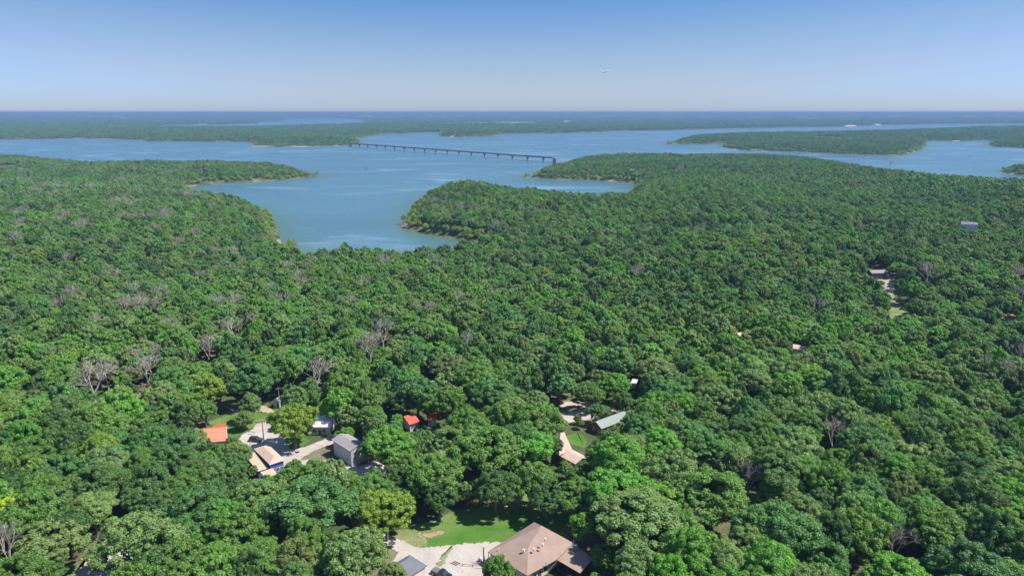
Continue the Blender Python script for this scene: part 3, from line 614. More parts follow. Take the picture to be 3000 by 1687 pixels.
# ------------------------------------------------------------------ vehicles
def paint(name, c): 
    m = simple(name, c, tuple(v * .9 for v in c), 0.25, 0.5); m.node_tree.nodes["Principled BSDF"].inputs["Coat Weight"].default_value = 0.6; return m
M_pblack = paint("black_paint", (0.02, 0.02, 0.025)); M_pdark = paint("dark_grey_paint", (0.05, 0.045, 0.05)); M_pnavy = paint("navy_paint", (0.015, 0.03, 0.09)); M_pwhite = paint("white_paint", (0.75, 0.75, 0.76))
M_grey = simple("grey_vinyl", (0.16, 0.16, 0.17), None, 0.7)
def extrude_profile(pts, y0, y1, taper=0.0):
    m = MB(); k = len(pts); zmin = min(p[1] for p in pts); zmax = max(p[1] for p in pts)
    def ty(z, y): return y * (1 - taper * (z - zmin) / (zmax - zmin))
    m.v = [(p[0], ty(p[1], y0), p[1]) for p in pts] + [(p[0], ty(p[1], y1), p[1]) for p in pts]
    m.f = [tuple(range(k)), tuple(range(k, 2 * k))[::-1]] + [(i, i + k, (i + 1) % k + k, (i + 1) % k) for i in range(k)]
    return m
def vehicle(name, label, cat, p, rz, pm, pickup=False, cover=None, gz=25.07):
    root = empty(name, (p[0], p[1], gz), rz); tag(root, label, cat)
    Lh = 2.9 if pickup else 2.4; W = 0.98
    extrude_profile([(-Lh, .45), (-Lh, 1.0), (-Lh + .1, 1.12), (Lh - 1.1, 1.12), (Lh - .2, .98), (Lh, .8), (Lh, .42)], -W, W, .06).build("body", pm, root, bevel=.06)
    c0, c1 = (-.55, 1.6) if pickup else (-2.25, 1.25)
    extrude_profile([(c0, 1.10), (c0 + .18, 1.74), (c1 - .75, 1.74), (c1, 1.10)], -W * .93, W * .93, .16).build("cabin", M_glass, root, bevel=.05)
    extrude_profile([(c0 + .16, 1.72), (c0 + .2, 1.80), (c1 - .8, 1.80), (c1 - .74, 1.72)], -W * .80, W * .80, .05).build("roof", pm, root)
    if pickup:
        MB().box(-Lh + .08, c0 - .08, -W + .08, W - .08, 1.11, 1.20).build("bed_cover", cover or M_grey, root)
    for x in (-Lh + .85, Lh - .9):
        for y in (-W + .02, W - .02):
            wv = MB().tube([(x, y - .11, .37), (x, y + .11, .37)], [.37, .37], 14).build("wheel", M_black, root)
            MB().tube([(x, y - .125, .37), (x, y + .125, .37)], [.2, .2], 10).build("rim", M_metal, wv)
    for y in (-.7, .7): MB().box(Lh - .06, Lh + .02, y - .18, y + .18, .68, .84).build("headlight", M_trim, root)
    for y in (-.75, .75): MB().box(-Lh - .02, -Lh + .06, y - .12, y + .12, .75, .98).build("tail_light", M_rred, root)
    return root
a_, b_ = fB(1040, 960, 26), fB(1410, 1050, 26)
vehicle("pickup_truck", "black pickup truck with a grey bed cover parked at the bottom edge", "truck", fB(1235, 985, 26.2), math.atan2(-1.9, 2.9), M_pblack, True)
vehicle("parked_car", "dark grey car parked on white gravel beside the wooden pole", "car", fQ(850, 795, 25.8), R_(-8), M_pdark)
vehicle("pickup_truck", "navy blue pickup truck parked at the top of the gravel lot", "truck", fQ(1055, 545, 25.8), R_(-62), M_pnavy, True, M_pnavy)
# white camper trailer seen through the trees
cp_ = fD(1310, 290, 26)
root = empty("camper_trailer", (cp_[0], cp_[1], 25.05 if cp_[1] < 380 else float(height(cp_[:1], cp_[1:])[0])), R_(70)); tag(root, "white camper trailer seen through a gap in the trees", "trailer")
extrude_profile([(-3.4, .6), (-3.4, 2.9), (3.0, 2.9), (3.4, 2.2), (3.4, .6)], -1.2, 1.2, .03).build("body", M_pwhite, root, bevel=.1)
for x in (-1.6, .8, 2.2): MB().box(x - .4, x + .4, -1.25, -1.17, 1.5, 2.2).build("window", M_glass, root)
for y in (-1.1, 1.1):
    MB().tube([(-.3, y - .1, .38), (-.3, y + .1, .38)], [.38, .38], 12).build("wheel", M_black, root)

# ------------------------------------------------------------------ poles, wires and small yard things
POLES = []
def pole(f, x, y, hgt, label, arm=True, rz=0.4):
    p = f(x, y, 25)
    g = 25.0 if p[1] < 330 else float(height(p[:1], p[1:])[0])
    root = empty("utility_pole", (p[0], p[1], g), rz); tag(root, label, "utility pole", "wooden utility poles")
    MB().tube([(0, 0, -.3), (0, 0, hgt)], [.2, .13], 8).build("post", M_pole, root)
    if arm:
        MB().box(-1.0, 1.0, -.22, -.12, hgt - .75, hgt - .6).build("crossarm", M_pole, root)
        for xx in (-.9, 0.3, .9): MB().tube([(xx, -.17, hgt - .6), (xx, -.17, hgt - .38)], [.06, .04], 6).build("insulator", M_trim, root)
    POLES.append((p[0], p[1], g + hgt)); return root
pole(fQ, 955, 868, 9.5, "tall grey pole on the gravel beside the dark grey car")
pole(fQ, 1150, 405, 9, "utility pole standing in front of the grey shed")
pole(fR, 1325, 790, 10, "utility pole beside the stone cottage", rz=.9)
pole(frame(1100, 1060, 4.262), 1262, 640, 9.5, "utility pole in the woods left of the pink roofed house", rz=.9)
pole(frame(1100, 1060, 4.262), 1797, 440, 9.5, "utility pole with transformer above the pink roofed house", rz=.9)
t_ = bpy.data.objects["utility_pole.004"]; MB().tube([(.35, 0, 7.2), (.35, 0, 8.1)], [.25, .25], 8).build("transformer", M_metal, t_)
pole(fD, 1410, 1010, 9, "utility pole right of the green roofed log cabin", rz=1.2)
pole(fD, 1560, 975, 9, "utility pole farther right of the log cabin", rz=1.2)
pole(frame(2100, 900, 6.44), 103, 1130, 12, "bare straight pole rising from the woods right of centre", arm=False)
pole(fE, 880, 1240, 12, "utility pole beside the dark gap on the right", rz=.1)
M_cable = simple('cable', (.10, .10, .10), None, .9)
def wire(a, b_, label, sag=1.2, r=.045):
    pts = [(a[0] + (b_[0] - a[0]) * t, a[1] + (b_[1] - a[1]) * t, a[2] + (b_[2] - a[2]) * t - sag * 4 * t * (1 - t)) for t in np.linspace(0, 1, 13)]
    o = MB().tube(pts, [r] * 13, 4).build("power_line", M_cable); tag(o, label, "power line", "overhead power lines"); return o
P3, P4, P5 = POLES[2], POLES[3], POLES[4]
wire((P3[0], P3[1], P3[2] - .5), (P4[0], P4[1], P4[2] - .5), "power line from the stone cottage to the next pole")
wire((P4[0], P4[1], P4[2] - .5), (P5[0], P5[1], P5[2] - .5), "power line between the two poles above the pink roof")
wire((P4[0], P4[1], P4[2] - 1.6), (P5[0], P5[1], P5[2] - 1.6), "lower cable between the two poles above the pink roof")
wire((P5[0], P5[1], P5[2] - .5), (P5[0] + 55, P5[1] + 28, 36), "power line running right from the pole with transformer")
wire((POLES[5][0], POLES[5][1], POLES[5][2] - .5), (POLES[6][0], POLES[6][1], POLES[6][2] - .5), "power line between the two poles right of the log cabin")
wire((POLES[0][0], POLES[0][1], POLES[0][2] - .5), (POLES[0][0] + 26, POLES[0][1] - 12, 30), "cable from the gravel lot pole toward the grey house", 1.0)
q0, q1 = fG(680, 1140, 33), fG(1800, 640, 33)
wire((*q0, 33), (*q1, 33), "lower left power line crossing above the shaded lane", 0.8, .05)
q0, q1 = fG(690, 1150, 32), fG(1060, 1010, 32)
wire((*q0, 32), (*q1, 32), "short cable below the lower left power line", 0.3, .05)
q0, q1 = fE(880, 1212, 29), fE(1090, 1212, 29)
gp = float(height(np.array([q0[0]]), np.array([q0[1]]))[0])
# brown post, tank, small marker, logs, bench, patio
p = fA(110, 835); root = MB().tube([(0, 0, 0), (0, 0, 4.8)], [.17, .14], 8).build("wooden_post", M_dwood); root.location = (p[0], p[1], 25.05); tag(root, "dark brown wooden post on the gravel left of the lodge", "post")
p = fA(60, 800); root = empty("propane_tank", (p[0], p[1], 25.05), .3); tag(root, "small white tank with a blue fitting beside the brown post", "tank")
MB().tube([(0, 0, .1), (0, 0, .25), (0, 0, 1.1), (0, 0, 1.3), (0, 0, 1.38)], [.3, .45, .45, .33, .08], 14).build("tank", M_pwhite, root, True); MB().box(-.75, -.5, -.15, .15, 0, 1.0).build("fitting", M_wblue, root)
p = fL(740, 597); root = MB().tube([(0, 0, 0), (0, 0, .9), (0, 0, 1.1)], [.12, .12, .2], 8).build("marker_post", M_pwhite); root.location = (p[0], p[1], 25.05); tag(root, "short white post beside the mulch bed on the lawn", "post")
p = fL(1060, 857); root = empty("log_pile", (p[0], p[1], 25.06), -.6); tag(root, "loose brown planks lying on the gravel drive", "planks")
for k in range(3): MB().box(-1.2 + k * .2, .9 + k * .2, k * .55, k * .55 + .16, 0, .12).build("plank", M_dwood, root)
p = fQ(905, 575); root = empty("garden_bench", (p[0], p[1], 25.04), .35); tag(root, "long reddish wooden bench at the edge of the left yard", "bench")
MB().box(-1.4, 1.4, -.25, .25, .4, .48).build("seat", M_wood, root)
for x in (-1.1, 1.1): MB().box(x - .06, x + .06, -.2, .2, 0, .4).build("leg", M_wood, root)
p = fL(1290, 895); 
o = MB().tube([(*(fL(1140, 868) - p), .4), (*(fL(1240, 878) - p), .5), (*(fL(1345, 850) - p), .5), (*(fL(1415, 808) - p), .5)], [.07] * 4, 6); 
fr = empty("rail_fence", (p[0], p[1], 25.05)); tag(fr, "low wooden rail fence along the gravel drive left of the lodge", "fence")
o.build("rail", M_dwood, fr)
for x, y in ((1140, 868), (1240, 878), (1345, 850), (1415, 808)):
    d = fL(x, y) - p; MB().box(d[0] - .07, d[0] + .07, d[1] - .07, d[1] + .07, 0, .7).build("post", M_dwood, fr)
# fire pit ring left of parking
p = fQ(800, 720); ring = MB()
for k in range(10):
    a = 2 * math.pi * k / 10; ring.box(1.1 * math.cos(a) - .22, 1.1 * math.cos(a) + .22, 1.1 * math.sin(a) - .18, 1.1 * math.sin(a) + .18, 0, .3)
o = ring.build("fire_pit", M_wstone); o.location = (p[0], p[1], 25.06); tag(o, "ring of pale stones between the yard and the dark grey car", "fire pit")

# ------------------------------------------------------------------ person (dark red top, navy trousers) on the lower left lane
def person(p, label):
    me = bpy.data.meshes.new("person")
    V_ = [(0, 0, .95), (0, 0, 1.15), (0, 0, 1.42), (0, 0, 1.52), (0, -.02, 1.66), (.1, 0, .88), (.13, .03, .5), (.14, .06, .08), (.15, -.1, .04), (-.1, 0, .88), (-.12, -.1, .5), (-.12, -.02, .08), (-.12, -.18, .04), (.19, 0, 1.4), (.26, 0, 1.14), (.27, -.12, .9), (-.19, 0, 1.4), (-.27, .02, 1.14), (-.26, -.08, .9), (0, 0, 1.72)]
    E_ = [(0, 1), (1, 2), (2, 3), (3, 4), (4, 19), (0, 5), (5, 6), (6, 7), (7, 8), (0, 9), (9, 10), (10, 11), (11, 12), (2, 13), (13, 14), (14, 15), (2, 16), (16, 17), (17, 18)]
    Rd = [.15, .14, .15, .06, .10, .10, .07, .045, .045, .10, .07, .045, .045, .065, .045, .035, .065, .045, .035, .08]
    me.from_pydata(V_, E_, []); o = link(bpy.data.objects.new("person", me))
    sk = o.modifiers.new("skin", 'SKIN')
    for i_, r in enumerate(Rd): me.skin_vertices[0].data[i_].radius = (r, r)
    me.skin_vertices[0].data[0].use_root = True
    sb = o.modifiers.new("sub", 'SUBSURF'); sb.levels = 2; sb.render_levels = 2
    m, n, l, b = mat_new("person_clothes"); tc = n.new("ShaderNodeTexCoord"); sx = n.new("ShaderNodeSeparateXYZ"); l.new(tc.outputs["Object"], sx.inputs[0])
    r = n.new("ShaderNodeValToRGB"); r.color_ramp.interpolation = 'CONSTANT'; dv = n.new("ShaderNodeMath"); dv.operation = 'DIVIDE'; dv.inputs[1].default_value = 1.8; l.new(sx.outputs[2], dv.inputs[0]); l.new(dv.outputs[0], r.inputs[0])
    e = r.color_ramp.elements; e[0].color = (.02, .02, .02, 1); e[1].position = .06; e[1].color = (.02, .03, .09, 1)
    for q, c in ((.52, (.20, .03, .04, 1)), (.82, (.45, .28, .2, 1)), (.94, (.05, .03, .02, 1))): k = e.new(q); k.color = c
    l.new(r.outputs[0], b.inputs["Base Color"]); me.materials.append(m)
    o.location = (p[0], p[1], 25.06); o.rotation_euler = (0, 0, .5); tag(o, label, "person"); return o
person(fG(972, 1362), "person in a dark red top and navy trousers walking on the lower left gravel lane")

# ------------------------------------------------------------------ bridge
M_conc = simple("bridge_concrete", (0.33, 0.33, 0.34), (0.25, 0.25, 0.26), 0.9, 0.05); M_steel = simple("bridge_girder", (0.11, 0.115, 0.13), None, 0.7, 0.1)
b0 = np.array([90.9, 2070.4]); b1 = np.array([-623.8, 2938.0]); dv_ = b1 - b0; Lb = np.linalg.norm(dv_)
root = empty("road_bridge", (b0[0], b0[1], 0), math.atan2(dv_[1], dv_[0])); tag(root, "long low concrete road bridge on many piers crossing the lake", "bridge")
span = Lb / 16
MB().box(-45, Lb + 70, -5.5, 5.5, 13.6, 14.2).build("deck", M_conc, root)
MB().box(-45, Lb + 70, -4.6, -4.1, 11.6, 13.6).box(-45, Lb + 70, 4.1, 4.6, 11.6, 13.6).box(-45, Lb + 70, -1.5, -1.1, 11.6, 13.6).box(-45, Lb + 70, 1.1, 1.5, 11.6, 13.6).build("girder", M_steel, root)
for y in (-5.5, 5.1): MB().box(-45, Lb + 70, y, y + .4, 14.2, 15.2).build("parapet", M_conc, root)
for k in range(17):
    x = k * span; m_ = extrude_profile([(-5.2, 11.58), (5.2, 11.58), (5.2, 10.4), (2.2, 8.2), (1.7, -2), (-1.7, -2), (-2.2, 8.2), (-5.2, 10.4)], -1.0, 1.0)
    m_.v = [(x + a[1], a[0], a[2]) for a in m_.v]; m_.f = [f[::-1] for f in m_.f]
    m_.build("pier", M_conc, root)
for x0, x1 in ((-60, -46), (Lb + 71, Lb + 82)):
    MB().box(x0, x1, -6, 6, -1, 13.5).build("abutment", M_conc, root)

# ------------------------------------------------------------------ boats
def boat(fx, fy, rz, L_, label, hullm, canopy=False, wake=0):
    p = P(fx, fy, 0); root = empty("motor_boat", (p[0], p[1], 0), rz); tag(root, label, "boat", "boats on the lake")
    W_ = L_ * .18; hb = L_ * .11
    out = [(-L_ / 2, -W_), (L_ * .15, -W_), (L_ / 2, 0), (L_ * .15, W_), (-L_ / 2, W_)]
    m = MB(); m.v = [(a * .94, b_ * .75, -.2) for a, b_ in out] + [(a, b_, hb) for a, b_ in out]; m.f = [(4, 3, 2, 1, 0), (5, 6, 7, 8, 9)] + [(k, (k + 1) % 5, (k + 1) % 5 + 5, k + 5) for k in range(5)]
    m.build("hull", hullm, root)
    MB().box(-L_ * .05, L_ * .18, -W_ * .7, W_ * .7, hb, hb + L_ * .08).build("cabin" , M_glass, root)
    MB().box(-L_ / 2 - .35, -L_ / 2 + .1, -.25, .25, -.1, hb + .6).build("outboard_motor", M_black, root)
    if canopy:
        MB().slab([(-L_ * .35, -W_, hb + 1.9), (L_ * .1, -W_, hb + 1.9), (L_ * .1, W_, hb + 1.9), (-L_ * .35, W_, hb + 1.9)], .15).build("canopy", hullm, root)
        for a in (-.33, .08):
            for c in (-.9, .9): MB().tube([(L_ * a, W_ * c, hb), (L_ * a, W_ * c, hb + 1.8)], [.05, .05], 4).build("canopy_post", M_metal, root)
    if wake:
        wk = MB(); nseg = 30
        for k in range(nseg):
            for sd in (-1, 1):
                t0, t1 = k / nseg, (k + 1) / nseg
                x0, x1 = -L_ / 2 - wake * t0, -L_ / 2 - wake * t1
                y0, y1 = sd * (W_ * .6 + wake * .045 * t0), sd * (W_ * .6 + wake * .045 * t1); h0 = 1.6 * (1 - t0) + .3; h1 = 1.6 * (1 - t1) + .2
                wk.poly([(x0, y0 - h0, .05), (x1, y1 - h1, .05), (x1, y1 + h1, .05), (x0, y0 + h0, .05)][::-1 if False else 1])
        o = wk.build("wake", M_trim); o.location = root.location; o.rotation_euler = root.rotation_euler; tag(o, "white foam wake trailing behind the speeding boat", "wake", kind="structure")
boat(1578, 424.5, R_(12), 11, "white motor boat racing right of the bridge with a wake", M_pwhite, False, 210)
boat(1071, 493.5, R_(170), 8, "small dark boat alone on open water left of the bridge", M_pdark, False)
boat(1872, 537, R_(20), 10, "white pontoon boat near the shore of the right inlet", M_pwhite, True)
boat(2084, 428.5, R_(0), 9, "white boat near the low islands on the right", M_pwhite, True)
boat(324, 409, R_(0), 11, "white boat by the far left shore", M_pwhite, True)
boat(712, 413, R_(0), 10, "white boat left of the bridge point near the far shore", M_pwhite, True)

# ------------------------------------------------------------------ tree prototypes
def crown_mesh(name, R, H0, H1, nclump, nleaf, leaf, seed, flat=0.8, mats=None, trunk=False, cs=1.0):
    """leaf clumps spread through a domed crown between heights H0 and H1"""
    r = np.random.default_rng(seed)
    cz = (H0 + H1) / 2; hz = (H1 - H0) / 2
    ns = r.integers(5, 8); subs = [(0.0, 0.0, .12, .62)]
    for q in range(ns):
        an = 2 * math.pi * q / ns + r.uniform(-.35, .35); di = r.uniform(.30, .58); subs.append((di * math.cos(an), di * math.sin(an), r.uniform(-.42, .22), r.uniform(.34, .52)))
    w_ = np.array([q[3] ** 2 for q in subs]); w_ /= w_.sum(); C_ = []
    while len(C_) < nclump:
        sx, sy, sz, sr = subs[r.choice(len(subs), p=w_)]
        a = r.uniform(0, 2 * math.pi); u = r.uniform(-.6, 1); rr = math.sqrt(max(0, 1 - u * u)); d = r.uniform(.55, 1.0) ** .5
        px_, py_, pz_ = sx + sr * rr * d * math.cos(a), sy + sr * rr * d * math.sin(a), sz + sr * 1.15 * u * d
        if any((px_ - q[0]) ** 2 + (py_ - q[1]) ** 2 + ((pz_ - q[2]) / 1.15) ** 2 < (q[3] * .55) ** 2 for q in subs): continue
        C_.append((R * px_, R * py_, cz + hz * pz_, R * cs * r.uniform(.13, .27)))
    C_ = np.array(C_); tone_c = r.uniform(.15, .85, nclump)
    ci = r.integers(0, nclump, nleaf); c = C_[ci]
    nd = r.normal(size=(nleaf, 3)); nd[:, 2] += .35; nd /= np.linalg.norm(nd, axis=1)[:, None]
    pos = c[:, :3] + nd * (c[:, 3] * r.uniform(.6, 1.08, nleaf))[:, None] * np.array([1, 1, flat])
    nn = nd + r.normal(size=(nleaf, 3)) * .42; nn[:, 2] += .25; nn /= np.linalg.norm(nn, axis=1)[:, None]
    t = np.cross(nn, r.normal(size=(nleaf, 3))); t /= np.linalg.norm(t, axis=1)[:, None]; bt = np.cross(nn, t)
    s = (leaf * r.uniform(.6, 1.25, nleaf))[:, None]
    q = np.stack([pos - t * s * .5, pos + bt * s * .38 - nn * s * .08, pos + t * s * .5, pos - bt * s * .38 - nn * s * .08], 1).reshape(-1, 3)
    f = np.arange(nleaf * 4).reshape(-1, 4)
    tone = np.clip(tone_c[ci] * .5 + r.uniform(0, .5, nleaf), 0, 1)
    if trunk:
        tb = trunk_mb(R, H0, H1, seed); v2 = np.array(tb.v); 
        f2 = [x for x in tb.f if len(x) == 4]
        f2 = np.array(f2) + len(q); q = np.concatenate([q, v2]); nf = len(f); f = np.concatenate([f, f2]); tone = np.concatenate([tone, np.full(len(f2), .5)])
    me = fast_mesh(name, q, f, False)
    at = me.attributes.new("tone", 'FLOAT', 'FACE'); at.data.foreach_set("value", tone[:len(me.polygons)].astype(np.float32))
    for mt in mats: me.materials.append(mt)
    if trunk:
        mi = np.zeros(len(me.polygons), np.int32); mi[nf:] = 1; me.polygons.foreach_set("material_index", mi)
    return me
def trunk_mb(R, H0, H1, seed):
    r = random.Random(seed); m = MB(); th = H0 + (H1 - H0) * .35
    m.tube([(0, 0, -.5), (0, 0, .4), (.15, .05, th * .5), (.25, .1, th)], [R * .085, R * .06, R * .048, R * .035], 7, False)
    for k in range(6):
        a = k * 1.047 + r.uniform(-.4, .4); z0 = H0 * .6 + r.uniform(0, H0 * .5); d = R * r.uniform(.45, .7); z1 = z0 + (H1 - H0) * r.uniform(.3, .6)
        m.tube([(.1, .05, z0), (d * .5 * math.cos(a), d * .5 * math.sin(a), (z0 + z1) / 2 - .2), (d * math.cos(a), d * math.sin(a), z1)], [R * .03, R * .02, R * .009], 5, False)
    return m
def bare_mesh(name, R, H, seed, levels=4, top=(.34, .5)):
    r = random.Random(seed); m = MB()
    def grow(p, d, L_, rad, lv):
        d = d.normalized(); q = p + d * L_ * .5 + Vector((r.uniform(-.06, .06), r.uniform(-.06, .06), 0)) * L_; e_ = q + (d + Vector((0, 0, .12))).normalized() * L_ * .5
        m.tube([p, q, e_], [rad, rad * .8, rad * .6], 5 if lv > 2 else 3, False)
        if lv == 0: return
        for k in range(r.choice((3, 4))):
            nd = (d + Vector((r.gauss(0, .55), r.gauss(0, .55), r.gauss(.1, .3)))).normalized()
            st = p.lerp(e_, r.uniform(.55, 1.0)) if k else e_
            grow(st, nd, L_ * r.uniform(.6, .8), max(rad * .5, .035), lv - 1)
    for k in range(3):
        a = 2.1 * k + r.random(); d = Vector((math.cos(a) * .5, math.sin(a) * .5, 1))
        grow(Vector((0, 0, H * .28)), d, H * .30, R * .045, levels)
    m.tube([(0, 0, -.5), (0, 0, H * .3)], [R * .08, R * .055], 7, False)
    v = np.array(m.v); f = np.array([x for x in m.f if len(x) == 4])
    me = fast_mesh(name, v, f, False); me.materials.append(M_bare); return me
HI = []   # (crown mesh, trunk mesh)
for k in range(7):
    H0, H1, R0 = 4.2, 14.5 + k % 3, 7.0
    cm = crown_mesh("crown", R0, H0, H1, 210 + 10 * k, 36000, .38, 100 + k, .85, [M_leaf], cs=.60)
    tb = trunk_mb(R0, H0, H1, 50 + k); tm = bpy.data.meshes.new("trunk"); tm.from_pydata(tb.v, [], tb.f); tm.update(); tm.materials.append(M_bark)
    HI.append((cm, tm, R0, H1))
BARE = [bare_mesh("bare_tree", 6, 14, 300 + k, 4) for k in range(3)]
def proto(name, me): return bpy.data.objects.new(name, me)   # shapes for the forest; not linked on their own
MID = [proto("oak", crown_mesh("oak", 6.0, 3.5, 12.5 + k % 3, 110 + 5 * k, 9500, .56, 200 + k, .85, [M_leaf_i, M_bark], True, .75)) for k in range(6)]
LOW = [proto("far_oak", crown_mesh("far_oak", 6.0, 2.0, 12.0 + k % 2, 34, 1300, 1.2, 260 + k, .85, [M_leaf_i, M_bark], True)) for k in range(4)]
BAR = [proto("bare_oak", me) for me in BARE]
PROTO = MID + LOW + BAR; RP = 6.0

# ------------------------------------------------------------------ where the trees stand
KEEP = []          # parts of the village the trees leave open: sample points with their ground distance
def keep(f, pts, step=7, dy=3.0):
    pp = np.array([list(proj(*f(x, y, 25.0), 25.0)[:2]) for x, y in pts])
    x0, y0 = pp.min(0); x1, y1 = pp.max(0)
    gx, gy = np.meshgrid(np.arange(x0, x1 + step, step), np.arange(y0, y1 + step, step)); gx = gx.ravel(); gy = gy.ravel()
    ok = inside(pp, gx, gy); gx = np.concatenate([gx[ok], pp[:, 0]]); gy = np.concatenate([gy[ok], pp[:, 1]])
    for a, b_ in zip(gx, gy): KEEP.append((a, b_, P(a, b_, 25.0)[1] + dy))
keep(fL, [(225, 530), (270, 560), (400, 650), (500, 610), (640, 540), (740, 500), (870, 490), (1000, 450), (1250, 345), (1500, 310), (1690, 340), (1700, 420), (1880, 490), (2240, 690), (2400, 830), (2260, 960), (1750, 960), (1680, 880), (1480, 830), (1330, 860), (1250, 880), (1060, 900), (1000, 950), (860, 950), (700, 930), (640, 930), (620, 800), (590, 750), (400, 670)])
keep(fQ, [(220, 610), (310, 575), (500, 495), (700, 440), (850, 385), (1000, 400), (1090, 460), (1110, 600), (1190, 700), (1210, 880), (1280, 925), (1500, 870), (1800, 745), (1980, 690), (2150, 720), (2170, 1000), (2150, 1120), (2050, 1110), (1850, 980), (1800, 930), (1560, 940), (1380, 1010), (1240, 1050), (1180, 1150), (1050, 1200), (890, 1130), (840, 1110), (870, 960), (860, 890), (700, 880), (690, 780), (560, 720), (490, 750), (400, 790), (330, 830), (260, 700)])
keep(fQ, [(1070, 230), (1130, 205), (1175, 230), (1155, 400), (1070, 400), (980, 400)])
keep(fQ, [(1490, 480), (1640, 470), (1650, 620), (1500, 640)])
keep(fQ, [(1580, 680), (1680, 660), (1690, 770), (1590, 770)])
keep(fR, [(420, 420), (740, 340), (950, 640), (940, 840), (800, 930), (640, 880), (600, 760), (400, 620)], 5)
keep(fR, [(1250, 420), (1370, 390), (1530, 570), (1600, 640), (1530, 780), (1250, 800), (1240, 560)], 5)
keep(fD, [(390, 810), (440, 810), (480, 900), (700, 960), (690, 1080), (670, 1170), (580, 1260), (385, 1170), (370, 960)])
keep(fD, [(330, 705), (560, 640), (640, 520), (450, 510), (390, 570), (320, 610), (270, 690)])
keep(fD, [(690, 790), (1110, 665), (1150, 740), (1000, 790), (900, 830), (840, 950), (710, 910)])
keep(fD, [(1265, 260), (1340, 250), (1350, 340), (1260, 330)], 5)
keep(fG, [(760, 1449), (880, 1340), (905, 1250), (990, 1250), (1030, 1330), (1010, 1449)], 8)
keep(fQ, [(2060, 1120), (2330, 1080), (2320, 1130), (2110, 1190)])
def keepf(x0, y0, x1, y1, z, step=5, dy=12):
    for a in np.arange(x0, x1 + 1, step):
        for b_ in np.arange(y0, y1 + 1, step): KEEP.append((a, b_, P(a, b_, z)[1] + dy))
keepf(2812, 646, 2856, 672, 42, 5, 40); keepf(1242, 1116, 1266, 1122, 32); keepf(2168, 975, 2176, 982, 32); keepf(2336, 1012, 2360, 1022, 32)
keepf(2546, 797, 2590, 806, 28, 8); keepf(2604, 826, 2622, 834, 26, 8); keepf(2594, 855, 2616, 860, 26, 6); keepf(2620, 890, 2650, 900, 28, 8); keepf(2950, 918, 2960, 926, 32)
KEEP = np.array(KEEP)
# clearing at the right: gravel and rough grass on the hillside
def hill_sheet(name, pts, z, mat, label, cat, lift=.35, n=14):
    pw = np.array([P(x, y, z) for x, y in pts]); x0, y0 = pw.min(0); x1, y1 = pw.max(0); NOTREE.append(pw)
    gx, gy = np.meshgrid(np.linspace(x0, x1, n), np.linspace(y0, y1, n)); hz = height(gx, gy) + lift
    ins = inside(pw, gx.ravel(), gy.ravel()).reshape(n, n); F = []
    for a in range(n - 1):
        for b_ in range(n - 1):
            if ins[a, b_] or ins[a + 1, b_ + 1]: F.append((a * n + b_, a * n + b_ + 1, (a + 1) * n + b_ + 1, (a + 1) * n + b_))
    o = mesh_obj(name, np.stack([gx, gy, hz], -1).reshape(-1, 3), F, mat); tag(o, label, cat, kind="structure")
hill_sheet("clearing_ground", [(2535, 790), (2610, 800), (2640, 825), (2630, 870), (2690, 905), (2660, 930), (2600, 920), (2585, 860), (2600, 830), (2560, 815)], 24, M_thin, "rough grass and pale gravel in the right hand clearing", "ground")
hill_sheet("gravel_track", [(2566, 806), (2600, 806), (2622, 830), (2615, 862), (2590, 862), (2600, 835)], 24, M_dirt, "pale gravel track in the right hand clearing", "track", .5)

def blocked(x, y, z, R, H):
    """would this crown stand in front of an open part of the village?"""
    cx, cy, d = proj(x, y, z + H * .62); rp = R * FPX / d; hp = (H * .42 * .85 + R * .25) * FPX / d
    if d <= 0: return False
    dx = (KEEP[:, 0] - cx) / rp; dy = (KEEP[:, 1] - cy) / hp
    return bool(np.any((dx * dx + dy * dy < .80) & (KEEP[:, 2] > y)))
T = []   # x, y, z, R, H, tint, explicit label, kind
def C3(r_, g_, b_): return (r_, g_, b_)
TINT = {'mid': C3(0.091, 0.174, 0.031), 'dark': C3(0.061, 0.118, 0.028), 'grey': C3(0.122, 0.188, 0.054), 'bright': C3(0.094, 0.214, 0.028), 'yellow': C3(0.147, 0.219, 0.028), 'lime': C3(0.248, 0.332, 0.015), 'blue': C3(0.073, 0.158, 0.041)}
NAMES = {'mid': 'mid green', 'dark': 'dark green', 'grey': 'grey green', 'bright': 'bright green', 'yellow': 'yellow green', 'lime': 'lime green', 'blue': 'cool green'}
